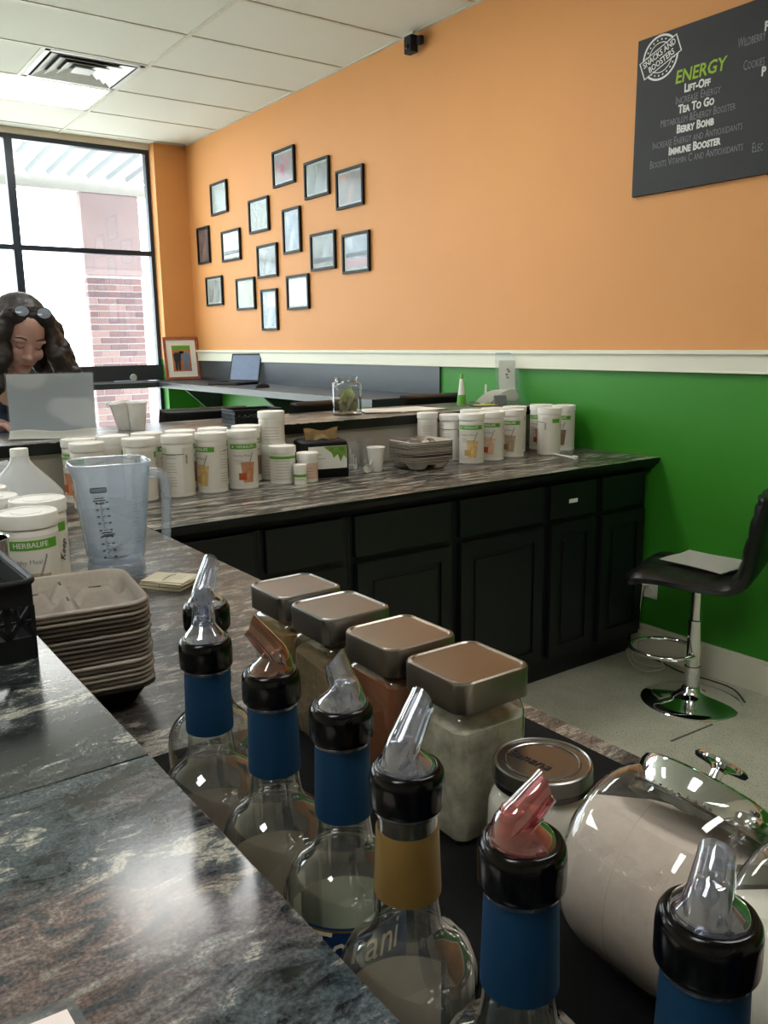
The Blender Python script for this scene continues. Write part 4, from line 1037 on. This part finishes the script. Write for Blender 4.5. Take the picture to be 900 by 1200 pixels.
def flat_person(x, shirt, nm):
    g = bmesh.new()
    for p in ([(-.03, .165), (.03, .165), (.036, .225), (.018, .24), (-.018, .24), (-.036, .225)], [(-.024, .085), (-.004, .085), (0, .165), (-.026, .168)], [(.004, .085), (.024, .085), (.026, .168), (0, .165)]):
        g.faces.new([g.verts.new(lean @ Vector((x+a, -.0045, z))) for a, z in p])
    obj('clothing_print', g, pm(nm, shirt, .6), pc)
    g = bmesh.new(); g.faces.new([g.verts.new(lean @ Vector((x+.011*math.cos(k*PI/6), -.0048, .252+.014*math.sin(k*PI/6)))) for k in range(12)]); obj('face_print', g, pm('photo_skin', 'a8765c', .6), pc)
flat_person(-.04, '2b2f36', 'dark_clothes_print'); flat_person(.04, '6a7f99', 'blue_clothes_print')
obj('easel_leg', stack([[(-.02, .02, .25), (.02, .02, .25), (.02, .024, .25), (-.02, .024, .25)], [(-.02, .068, .0), (.02, .068, 0), (.02, .072, 0), (-.02, .072, 0)]]), M_blkmat, T)
# small clock like things on the window ledge
T = thing('ledge_ornament', 'small round pale ornament on a flat base on the window ledge', 'ornament', (2.50, 7.14, 1.12))
obj('disc', lathe([(0, -.008), (.028, -.008), (.03, 0), (.028, .008), (0, .008)], 28, M=Matrix.Translation((0, 0, .036)) @ Matrix.Rotation(R(90), 4, 'X')), pm('pale_grey_green', '9aa59c', .4), T, smooth=40)
obj('flat_base', B(-.16, .02, -.03, .03, 0, .012), pm('pale_grey_base', '8e96a0', .5), T, bevel=.002)
# laptop
T = thing('laptop', 'open dark laptop on the wall counter under the cream rail', 'laptop', (2.88, 6.0, 1.12), R(-68))
obj('base', rbox(.31, .25, 0, .016, .012, .003), M_blkmat, T, smooth=40)
obj('keyboard', B(-.135, .135, -.02, .1, .016, .0175), M_blkpl, T)
Ms = Matrix.Translation((0, .122, .012)) @ Matrix.Rotation(R(-14), 4, 'X')
sc_ = obj('screen_lid', box(bmesh.new(), -.155, .155, 0, .007, 0, .225, Ms), M_blkmat, T, bevel=.002)
obj('display', box(bmesh.new(), -.142, .142, -.0008, 0, .018, .212, Ms), pm('dim_display', '66748f', .25), sc_)
T = thing('mouse', 'small dark computer mouse beside the laptop', 'mouse', (2.80, 5.36, 1.12), R(-100)); obj('mouse_body', lathe([(.0, 0), (.03, 0), (.031, .008), (.024, .022), (.01, .028), (0, .029)], 24, sy=1.7), M_blkmat, T, smooth=60)
obj('scroll_wheel', lathe([(0, -.003), (.006, -.003), (.006, .003), (0, .003)], 16, M=Matrix.Translation((0, .03, .021)) @ Matrix.Rotation(R(90), 4, 'Y')), M_inkg, T)

# ============================================================ WALL FRAMES
t = NT('faint_certificate_print'); v = t.coords((1, 1, 1)); f1 = t.noise(v, 45, 3); r = t.ramp(f1, [(.35, '7e857f'), (.6, 'b3b9b3')]); t.l(r.outputs[0], t.b.inputs['Base Color']); t.b.inputs['Roughness'].default_value = .6; M_cert = t.m
def picmat(nm, stops, sc=14):
    t = NT(nm); v = t.coords((1, 1, .6)); f1 = t.noise(v, sc, 4, .6); r = t.ramp(f1, stops); t.l(r.outputs[0], t.b.inputs['Base Color']); t.b.inputs['Roughness'].default_value = .4; return t.m
G1 = picmat('grey_photo', [(.35, '5d5f60'), (.5, '8b8d8a'), (.65, '9c9e9a')]); G2 = picmat('rosy_photo', [(.4, '8a8b88'), (.52, 'a86f78'), (.6, '7b8088')]); G3 = picmat('warm_dark_photo', [(.35, '4d4846'), (.5, '7a6a62'), (.65, 'a5724f')])
G4 = picmat('dark_photo', [(.35, '3b3030'), (.6, '6a5350')]); G5 = picmat('blue_grey_photo', [(.35, '5f738c'), (.5, '8791a0'), (.65, 'b3bcc2')]); G6 = picmat('yellow_grey_photo', [(.35, '7d7f7b'), (.5, 'a59d74'), (.65, 'a9abb0')]); G7 = picmat('white_photo', [(.3, 'e2e5e2'), (.7, 'eff1ee')])
FR = [((6.550, 2.582, .303, .246), M_cert, 'pale certificate, upper left of the group'), ((5.479, 2.642, .307, .245), G2, 'a rosy figure, highest of the group'), ((5.038, 2.499, .310, .238), G1, 'two grey columns, second highest'),
      ((4.646, 2.383, .307, .238), G3, 'dark warm picture, at the upper right end'), ((5.878, 2.367, .313, .242), M_cert, 'grey certificate, below and left of the highest one'), ((5.393, 2.205, .245, .306), G5, 'tall blue grey picture in the centre of the group'),
      ((6.894, 2.248, .237, .298), G4, 'dark picture, leftmost of the group'), ((6.370, 2.198, .330, .238), G7, 'almost white page, right of the dark leftmost one'), ((5.773, 2.030, .310, .238), G1, 'grey photo, just below the centre left'),
      ((4.985, 2.029, .311, .244), G1, 'page with a dark band, second from the right in its row'), ((4.589, 1.984, .304, .246), G5, 'blue, dark and rosy bands, lower right end'), ((6.725, 1.863, .315, .238), G1, 'grey columns, lowest at the left'),
      ((6.150, 1.811, .316, .244), G6, 'yellowish grey picture, bottom row second from left'), ((5.767, 1.675, .249, .303), G5, 'tall picture with white block, lowest of all'), ((5.336, 1.781, .305, .239), G7, 'pale bluish page, lowest at the right')]
for k, ((y, z, wd, ht), m, lb) in enumerate(FR):
    T = thing('wall_picture', 'thin black framed '+lb if not lb[0].isupper() else lb, 'picture', (XW, y, z), 0, 'black framed pages on the orange wall')
    T['label'] = 'black framed wall picture, '+lb
    g = bmesh.new(); f_ = .016
    for a in ((-wd/2, wd/2, -ht/2, -ht/2+f_), (-wd/2, wd/2, ht/2-f_, ht/2), (-wd/2, -wd/2+f_, -ht/2+f_, ht/2-f_), (wd/2-f_, wd/2, -ht/2+f_, ht/2-f_)): box(g, -.020, -.001, a[0], a[1], a[2], a[3])
    obj('frame_bars', g, M_blkmat, T, bevel=.001)
    obj('mount', B(-.008, -.005, -wd/2+.014, wd/2-.014, -ht/2+.014, ht/2-.014), M_mount if m is not G4 else G4, T)
    pr = obj('print', B(-.0095, -.008, -wd/2+.032, wd/2-.032, -ht/2+.03, ht/2-.03), m, T)
    if k in (2, 11): obj('print_divider', B(-.0100, -.0095, -.006, .006, -ht/2+.04, ht/2-.04), M_mount, pr)
    if k in (7, 9, 10): obj('dark_band', B(-.0102, -.0095, -wd/2+.034, wd/2-.034, -ht/2+(.05 if k != 10 else .1), -ht/2+(.08 if k != 10 else .125)), pm('print_dark_band', '3c3d3e', .5), pr)
    if k == 10: obj('rosy_block', B(-.0101, -.0095, -wd/2+.034, wd/2-.034, -ht/2+.035, -ht/2+.09), pm('rosy_print', 'b78e92', .5), pr)
    if k == 13: obj('white_block', B(-.0101, -.0095, -wd/2+.034, .03, .02, ht/2-.035), M_paper, pr)
    if k == 1: obj('rosy_figure', B(-.0101, -.0095, .0, .05, -.06, .02), pm('rose_print', 'a85668', .5), pr)
    obj('picture_glass', B(-.0135, -.0125, -wd/2+.014, wd/2-.014, -ht/2+.014, ht/2-.014), M_pglass, T)

# ============================================================ MENU BOARD
T = thing('menu_board', 'black chalkboard menu panel headed ENERGY on the orange wall', 'menu board', (XW, 2.45, 2.33))
obj('panel', B(-.02, -.001, -2.2, 0, -.309, .305), M_board, T, bevel=.001)
def btext(s, y, z, size, m, sx=1.0, sc=True, bold=0, shear=0, align='CENTER', nm='lettering'):
    me = text_mesh(s, size, sx=sx, smallcaps=sc, bold=bold, shear=shear, align=align)
    me.transform(Matrix.Rotation(R(-90), 4, 'Z'))      # faces -X, reading towards -Y
    me.transform(Matrix.Translation((-.0206, y-2.45, z-2.33))); return obj(nm, me, m, T)
btext('ENERGY', 2.149, 2.447, .068, M_chgr, .88, False, .0012, .12)
for s_, z in (('Lift-Off', 2.399), ('Tea To Go', 2.325), ('Berry Bomb', 2.251), ('Immune Booster', 2.173)): btext(s_, 2.157, z, .044, M_chw, .78, bold=.0016)
for s_, z, wd in (('Increase Energy', 2.361, .20), ('Metabolism &Energy Booster', 2.287, .335), ('Increase Energy and Antioxidants', 2.209, .405), ('Boosts Vitamin C and Antioxidants', 2.134, .42)):
    o = btext(s_, 2.152, z, .044, M_chg, .5); xs_ = [v.co.y for v in o.data.vertices]; k = wd/(max(xs_)-min(xs_)); mid = (max(xs_)+min(xs_))/2
    for v in o.data.vertices: v.co.y = mid+(v.co.y-mid)*k
for s_, y, z in (('Wildberry', 1.992, 2.503), ('Cookies', 1.963, 2.418), ('Elec', 1.905, 2.120)): btext(s_, y, z, .05, M_chg, .5, align='LEFT')
for z in (2.532, 2.38): btext('P', 1.888, z, .044, M_chw, .78, align='LEFT', bold=.0016)
# round seal with a slanted banner
sl = bmesh.new(); cyS, czS = 2.337-2.45, 2.545-2.33
def ring2(bm, r0, r1, a0=0, a1=2*PI, n=48):
    v = [(bm.verts.new((-.0206, cyS-r0*math.cos(a), czS+r0*math.sin(a))), bm.verts.new((-.0206, cyS-r1*math.cos(a), czS+r1*math.sin(a)))) for a in [a0+(a1-a0)*i/n for i in range(n+1)]]
    for p, q in zip(v, v[1:]): bm.faces.new((p[0], p[1], q[1], q[0]))
for a0, a1 in ((R(45), R(178)), (R(225), R(358))): ring2(sl, .078, .086, a0, a1); ring2(sl, .0545, .058, a0+.15, a1-.15)
ba = R(22)
def bt(a, z): return Vector((-.0209, cyS-(a*math.cos(ba)-z*math.sin(ba)), czS+a*math.sin(ba)+z*math.cos(ba)))
for q4 in (((-.095, .033), (.095, .033), (.095, .037), (-.095, .037)), ((-.095, -.037), (.095, -.037), (.095, -.033), (-.095, -.033)), ((-.095, -.037), (-.090, -.037), (-.090, .037), (-.095, .037)), ((.090, -.037), (.095, -.037), (.095, .037), (.090, .037))):
    sl.faces.new([sl.verts.new(bt(*p)) for p in q4])
for i in range(16):
    a = R(54+i*16.5) if i < 8 else R(234+(i-8)*16.5); c_ = Vector((-.0207, cyS-.068*math.cos(a), czS+.068*math.sin(a)))
    sl.faces.new([sl.verts.new(c_+Vector((0, .004*math.cos(k*1.257), .004*math.sin(k*1.257)))) for k in range(5)])
seal = obj('round_seal', sl, M_chw, T)
for s_, dz in (('SNACKS AND', .0155), ('BOOSTERS', -.016)):
    me = text_mesh(s_, .033, sx=.8, bold=.0005)
    for v in me.vertices: p = bt(v.co.x, v.co.z+dz); v.co = Vector((p.x+v.co.y, p.y, p.z))
    obj('lettering', me, M_chw, seal)

# ============================================================ SECURITY CAMERA, OUTLET, CORDS
T = thing('security_camera', 'small black security camera at the top of the orange wall', 'camera', (XW-.03, 3.955, ZC))
obj('mount_arm', tube([(0, 0, -.001), (0, 0, -.03), (-.02, -.01, -.045)], .008, 10), M_grid, T)
obj('camera_body', stack([[(a-.02, b, z) for a, b in rrect(.05, .075, .012, 4)] for z in (-.115, -.03)]), M_blkmat, T, bevel=.003)
obj('side_bracket', B(-.02, .01, -.08, -.045, -.085, -.04), M_blkmat, T, bevel=.006)
obj('lens', lathe([(0, 0), (.013, 0), (.013, .006), (.009, .008), (0, .006)], 20, M=Matrix.Translation((-.045, 0, -.085)) @ Matrix.Rotation(R(-90), 4, 'Y')), M_blkpl, T)
T = thing('wall_outlet', 'white wall outlet on the green wall beneath the stool seat', 'outlet', (XW, 2.262, .325))
obj('cover_plate', B(-.006, -.001, -.036, .036, -.057, .057), M_plw, T, bevel=.002)
for z in (-.02, .02): obj('socket', lathe([(0, 0), (.016, 0), (.016, .002), (0, .002)], 20, M=Matrix.Translation((-.006, 0, z)) @ Matrix.Rotation(R(-90), 4, 'Y')), M_plw2, T)
T = thing('power_plug', 'white plug with thin cord in the wall outlet', 'plug', (XW-.008, 2.27, .345))
obj('plug_body', lathe([(0, 0), (.017, 0), (.018, .015), (.012, .035), (.005, .045), (0, .045)], 20, M=Matrix.Rotation(R(-90), 4, 'Y')), M_plw, T, smooth=40)
obj('cord', tube(spline([(-.04, 0, 0), (-.05, .0, -.08), (-.04, .012, -.16), (-.03, .016, -.26), (-.05, .01, -.33)], 8), .0025, 8), M_plw2, T, smooth=60)
def lay(pts): return spline([tuple(at(a, b, .006)) for a, b in pts], 8)
tag(obj('loose_cable', tube(lay([(733, 752), (737, 772), (752, 786), (778, 783), (768, 770), (745, 759), (742, 772), (760, 780), (775, 781)]), .0028, 8), M_plw2, smooth=60), 'thin pale cord looped on the floor beside the cabinet end', 'cord')
tag(obj('loose_cable', tube(lay([(742, 748), (752, 766), (775, 776), (800, 788), (835, 798), (860, 808), (873, 823)]), .0028, 8), M_blkmat, smooth=60), 'thin black cord on the floor running behind the stool base', 'cord')
tag(obj('floor_scuff', sheet([tuple(at(785, 868, 0).xy), tuple(at(835, 848, 0).xy), tuple(at(836, 849.4, 0).xy), tuple(at(787, 869.6, 0).xy)], .0002, .0006), pm('scuff_dark', '55564c', .8)), 'dark scuff line on the vinyl floor below the stool', 'mark')

# ============================================================ STOOLS
def bar_stool(label, x, y, rz, hs, group='black bar stools'):
    """seat faces local +Y, hs = height of seat underside"""
    T = thing('bar_stool', label, 'stool', (x, y, 0), rz, group)
    path = spline([(0, .215, -.012), (0, .19, .018), (0, .08, .022), (0, -.07, .014), (0, -.15, .022), (0, -.19, .07), (0, -.205, .15), (0, -.222, .26), (0, -.236, .33), (0, -.242, .365)], 7)
    n = len(path)
    def f(off):
        def g(u, v):
            k = u*(n-1); i = min(int(k), n-2); p = path[i].lerp(path[i+1], k-i); tg = (path[min(i+1, n-1)]-path[max(i-1, 0)]).normalized() if 0 < i else (path[1]-path[0]).normalized()
            nr = Vector((1, 0, 0)).cross(tg); nr = -nr if nr.z < -.1 or (abs(nr.z) <= .1 and nr.y < 0) else nr
            a = v*2-1; e = 1-abs(a)**6; eu = min(1, min(u, 1-u)/.045)
            rib = abs(math.sin(u*11*PI))**.6*abs(math.sin((v*3)*PI))**.35
            th = (.020*math.sqrt(max(e, 0))*math.sqrt(eu)+.010*rib*e*eu)
            return p+Vector((a*.205*(1-.05*max(0, u-.6)/.4), 0, 0))+nr*(th if off > 0 else -.036*math.sqrt(max(e, 0))*math.sqrt(eu))+Vector((0, 0, hs+.03))
        return g
    bm = bmesh.new(); nu, nv = 66, 30
    A = [[bm.verts.new(f(1)(i/nu, j/nv)) for j in range(nv+1)] for i in range(nu+1)]; Bv = [[bm.verts.new(f(-1)(i/nu, j/nv)) for j in range(nv+1)] for i in range(nu+1)]
    for i in range(nu):
        for j in range(nv):
            bm.faces.new((A[i][j], A[i+1][j], A[i+1][j+1], A[i][j+1])); bm.faces.new((Bv[i][j], Bv[i][j+1], Bv[i+1][j+1], Bv[i+1][j]))
    bmesh.ops.remove_doubles(bm, verts=bm.verts, dist=.0002)
    obj('padded_seat_shell', bm, M_vinyl, T, smooth=60)
    obj('seat_plate', B(-.09, .09, -.09, .09, hs-.002, hs+.012), M_blkmat, T, bevel=.003)
    obj('gas_lift', cyl(.021, .30, hs, 24), M_chrome, T, smooth=40)
    obj('column', lathe([(.0, .05), (.029, .05), (.029, .13), (.0265, .132), (.0265, .34), (.022, .343), (0, .343)], 32), M_chrome, T, smooth=40)
    obj('column_collar', lathe([(.029, .128), (.031, .129), (.031, .150), (.029, .151)], 32), M_chrome, T, smooth=40)
    obj('round_base', lathe([(0, 0), (.19, 0), (.192, .004), (.188, .008), (.15, .016), (.09, .026), (.055, .036), (.04, .05), (.036, .062), (.029, .068), (0, .068)], 72), M_chrome, T, smooth=60)
    fz = .20
    ringp = [(0 + .115*math.sin(a), .035+.13*(-math.cos(a)) + .10, fz) for a in [R(-150)+R(300)*i/40 for i in range(41)]]
    pts = [(.12*math.cos(a), .115+.13*math.sin(a), fz) for a in [R(-70)+R(320)*i/36 for i in range(37)]]
    pts = [(.026, .01, fz)]+pts[:0]+[(.12*math.sin(a), .115-.13*math.cos(a), fz) for a in [R(18)+R(324)*i/36 for i in range(37)]]+[(-.026, .01, fz)]
    obj('footrest', tube(pts, .008, 10), M_chrome, T, smooth=60)
    return T
st = bar_stool('black padded stool with chrome base and a white paper on its seat', 2.815, 1.835, R(21), .485)
# papers on the seat
zt_ = .495+.03+.022+.031
for i in range(2):
    def pg(u, v, i=i): return Vector(((u-.5)*.21, (v-.5)*.275, .0016*math.sin(v*5+i)+.0018*math.sin(u*6)+(.01*(u-.7) if u > .7 else 0)))
    o = obj('paper_sheet', grid_surf(pg, 8, 10, .0008), M_paper, loc=(2.83, 1.815, zt_-.0005+.003*i), rot=(0, 0, R(-3+6*i)), smooth=60)
    tag(o, ('lower', 'upper')[i]+' white sheet lying on the black stool seat', 'paper', 'sheets on the stool seat')
s2 = bar_stool('black stool back behind the far bar, left, in front of the window corner', 1.545, 3.69, PI*0+R(-8), .76)
dup(s2, (2.12, 3.69, 0), R(3), 'black stool back behind the glass tip jar'); dup(s2, (2.80, 3.70, 0), R(-2), 'black stool back behind the far bar nearest the green wall')

# ============================================================ PERSON
def solid(parts, voxel, name, mat, parent, smooth_it=6):
    """union of ellipsoids, capsules and meshes remeshed into one continuous surface"""
    bm = bmesh.new()
    for p in parts:
        if p[0] == 'e':
            _, c, rad, rot = p; M_ = Matrix.Translation(c) @ rot.to_4x4() @ Matrix.Diagonal((*rad, 1))
            bmesh.ops.create_icosphere(bm, subdivisions=3, radius=1, matrix=M_)
        elif p[0] == 'c':
            pts, rr = p[1], p[2]; tube(pts, rr, 14, bm=bm)
            for q, r_ in ((pts[0], rr[0]), (pts[-1], rr[-1])): bmesh.ops.create_icosphere(bm, subdivisions=2, radius=r_, matrix=Matrix.Translation(q))
    me = bpy.data.meshes.new(name); bmesh.ops.recalc_face_normals(bm, faces=bm.faces); bm.to_mesh(me); bm.free()
    o = bpy.data.objects.new(name, me); COL.objects.link(o)
    m = o.modifiers.new('remesh', 'REMESH'); m.mode = 'VOXEL'; m.voxel_size = voxel
    s = o.modifiers.new('smooth', 'SMOOTH'); s.iterations = smooth_it; s.factor = .5
    dg = bpy.context.evaluated_depsgraph_get(); me2 = bpy.data.meshes.new_from_object(o.evaluated_get(dg)); bpy.data.objects.remove(o)
    me2.name = name
    for p in me2.polygons: p.use_smooth = True
    me2.materials.clear(); me2.materials.append(mat); r = bpy.data.objects.new(name, me2); COL.objects.link(r)
    if parent: r.parent = parent
    return r
I3 = Matrix.Identity(3)
M_skin = pm('skin', 'c39a8d', .5, var=.05, scale=25, sub=.1); M_hair = pm('dark_hair', '231b19', .45, var=.35, scale=120, bump=.5); M_shirt = pm('navy_shirt', '1d2c44', .8, var=.1, scale=60); M_jean = pm('dark_jeans', '20242c', .85)
M_lip = pm('lips', '8f4f4c', .4); M_lens = pm('sunglass_lens', '7f8a96', .08, spec=.9)
PR = thing('person', 'woman with long wavy dark hair and sunglasses on her head, looking down behind the sign', 'person', (.765, 3.70, 0), R(-8))
HD = Vector((.043, -.36, 1.458))                                     # head centre, local to the person
hr = (Matrix.Rotation(R(14), 3, 'Z') @ Matrix.Rotation(R(26), 3, 'X') @ Matrix.Rotation(R(6), 3, 'Y'))
HS = 1.09
def hp(x, y, z): return HD+hr @ (Vector((x, y, z))*HS)                    # head-local: face towards -Y
he = lambda x, y, z, a, b, c: ('e', hp(x, y, z), (a*HS, b*HS, c*HS), hr)
face = [he(0, .01, .025, .074, .092, .088), he(0, -.018, -.035, .058, .068, .07), he(0, -.045, -.085, .032, .034, .026), he(.0, -.083, -.012, .011, .014, .024), he(0, -.095, -.028, .013, .014, .010), he(.012, -.088, -.032, .008, .009, .007), he(-.012, -.088, -.032, .008, .009, .007),
        he(.034, -.062, -.026, .024, .022, .024), he(-.034, -.062, -.026, .024, .022, .024), he(.03, -.074, .024, .026, .012, .009), he(-.03, -.074, .024, .026, .012, .009), he(0, -.076, -.058, .022, .012, .006), he(0, -.074, -.068, .018, .012, .006), he(.031, -.068, .006, .014, .012, .009), he(-.031, -.068, .006, .014, .012, .009),
        he(.075, .015, -.01, .008, .016, .028), he(-.075, .015, -.01, .008, .016, .028)]
neck = [('c', [hp(0, .03, -.04), Vector((.01, -.17, 1.28)), Vector((0, -.05, 1.19))], [.052, .050, .058])]
torso = [('e', Vector((0, -.02, 1.09)), (.175, .105, .15), I3), ('e', Vector((0, .03, .95)), (.145, .10, .18), I3), ('e', Vector((0, .06, .83)), (.165, .12, .12), I3)]
def arm(sg, elbow, wrist):
    return [('c', [Vector((sg*.165, -.03, 1.165)), Vector(elbow)], [.05, .040]), ('c', [Vector(elbow), Vector(wrist)], [.040, .026])]
aL = arm(-1, (-.255, -.19, 1.155), (-.115, -.36, 1.150)); aR = arm(1, (.25, -.09, 1.16), (.12, -.30, 1.155))
def hand(wr, d, sg):
    wr = Vector(wr); d = Vector(d).normalized(); sd = d.cross(Vector((0, 0, 1))).normalized(); out = [('c', [wr, wr+d*.05, wr+d*.085], [.024, .026, .022]), ('c', [wr+sd*.014, wr+sd*.016+d*.08], [.014, .013]), ('c', [wr-sd*.014, wr-sd*.018+d*.08], [.014, .013])]
    for i, (o_, ln) in enumerate(((-.03, .058), (-.010, .072), (.010, .067), (.030, .052))):
        b0 = wr+d*.085+sd*o_; out.append(('c', [b0, b0+d*ln*.5+Vector((0, 0, .006)), b0+d*ln*.8+Vector((0, 0, -.004)), b0+d*ln+Vector((0, 0, -.014))], [.0095, .009, .0085, .0075]))
    t0 = wr+d*.025+sd*sg*.024; out.append(('c', [t0, t0+d*.03+sd*sg*.02, t0+d*.062+sd*sg*.022], [.012, .0105, .0085])); return out
hands = hand((-.115, -.36, 1.150), (.75, -.65, -.06), 1)+hand((.12, -.30, 1.155), (-.7, -.8, -.05), -1)
legs = []
for sg in (-1, 1): legs += [('c', [Vector((sg*.08, .06, .80)), Vector((sg*.11, -.33+.08, .80)), Vector((sg*.11, -.22, .42)), Vector((sg*.11, -.14, .26))], [.085, .062, .05, .04]), ('c', [Vector((sg*.11, -.14, .235)), Vector((sg*.12, -.27, .225))], [.036, .028])]
solid(face+neck+torso+aL+aR+hands+legs, .0048, 'body', M_skin, PR, 3)
def grow(ps, g): return [(p[0], p[1], tuple(a+g for a in p[2]), p[3]) if p[0] == 'e' else ('c', p[1], [a+g for a in p[2]]) for p in ps]
cuffL = [('c', [Vector((-.165, -.03, 1.165)), Vector((-.255, -.19, 1.155)), Vector((-.18, -.28, 1.152))], [.057, .050, .038])]
cuffR = [('c', [Vector((.165, -.03, 1.165)), Vector((.25, -.09, 1.16)), Vector((.17, -.22, 1.157))], [.057, .050, .038])]
solid(grow(torso, .011)+cuffL+cuffR+[('c', [Vector((0, -.05, 1.195)), Vector((0, -.09, 1.225))], [.075, .064])], .009, 'shirt', M_shirt, PR, 4)
solid(grow(legs[0::2], .01), .010, 'trousers', M_jean, PR, 3)
# eyes closed/lowered, brows, lips, as small children
for sg in (-1, 1):
    obj('eyebrow', tube([hp(sg*.016, -.0855, .031), hp(sg*.034, -.0835, .036), hp(sg*.05, -.074, .031)], [.0025, .003, .0018], 8), M_hair, PR, smooth=60)
    obj('eyelashes', tube([hp(sg*.019, -.0795, .001), hp(sg*.031, -.0815, -.003), hp(sg*.043, -.076, .001)], [.001, .0018, .001], 8), M_hair, PR, smooth=60)
obj('lips', tube([hp(-.02, -.083, -.061), hp(-.008, -.089, -.0605), hp(.008, -.089, -.0605), hp(.02, -.083, -.061)], [.0015, .0045, .0045, .0015], 8), M_lip, PR, smooth=60)
# hair: cap plus wavy falling locks
hair = [he(0, .036, .058, .088, .092, .084), he(0, .055, -.02, .088, .075, .10)]
for i, (x, y) in enumerate(((.082, -.03), (.092, .0), (.098, .035), (.088, .07), (-.082, -.03), (-.092, .0), (-.098, .035), (-.088, .07), (.05, .1), (0, .11), (-.05, .1), (.102, -.01), (-.102, -.01), (.115, .02), (-.112, .02))):
    p = hp(x*.85, y, .06); sgn = 1 if x > 0 else -1; L = []; Rd = []
    for k in range(13):
        tt = k/12; L.append(Vector((p.x+sgn*(.075*tt)*(abs(x)*11)*.9+.010*math.sin(tt*17+i*1.9), p.y+.03*tt*(1 if y > 0 else -.4)+.009*math.sin(tt*15+i), p.z-.31*tt*(1-.12*(i % 3)))))
        Rd.append(.024+.010*math.sin(tt*PI)-.012*max(0, tt-.75)/.25+.003*math.sin(tt*20+i))
    hair.append(('c', L, Rd))
hair += [he(.05, -.03, .088, .04, .03, .028), he(-.05, -.03, .088, .04, .03, .028), he(.079, -.035, .03, .018, .03, .055), he(-.079, -.035, .03, .018, .03, .055)]
ho = solid(hair, .006, 'hair', M_hair, PR, 2)
for v in ho.data.vertices: v.co += v.co.normalized()*0+Vector((noise.noise(v.co*70), noise.noise(v.co*70+Vector((9, 0, 0))), 0))*.0035
# sunglasses pushed up on the head
SG = thing('sunglasses', "sunglasses pushed up on the woman's hair", 'sunglasses', PR.location, R(-8))
for sg in (-1, 1):
    c_ = hp(sg*.036, -.055, .118); q = (Matrix.Rotation(R(14), 4, 'Z') @ Matrix.Rotation(R(26+-42), 4, 'X'))
    Mx = Matrix.Translation(c_) @ q @ Matrix.Rotation(R(90), 4, 'X')
    obj('lens', lathe([(0, .002), (.020, .0015), (.026, 0), (.026, -.0015), (0, -.0015)], 28, M=Mx, sy=.8), M_lens, SG, smooth=40)
    obj('rim', tube([Mx @ Vector((.0265*math.cos(a), .0212*math.sin(a), 0)) for a in [2*PI*k/28 for k in range(28)]], .0018, 8, closed=True), M_blkpl, SG, smooth=60)
    obj('temple', tube([hp(sg*.064, -.052, .118), hp(sg*.088, -.0, .085), hp(sg*.09, .05, .06)], .002, 8), M_blkpl, SG, smooth=60)
obj('bridge', tube([hp(-.012, -.062, .122), hp(0, -.062, .126), hp(.012, -.062, .122)], .0018, 8), M_blkpl, SG)
st3 = bar_stool('black stool the woman sits on, hidden behind the far bar', .765, 3.80, PI, .60)
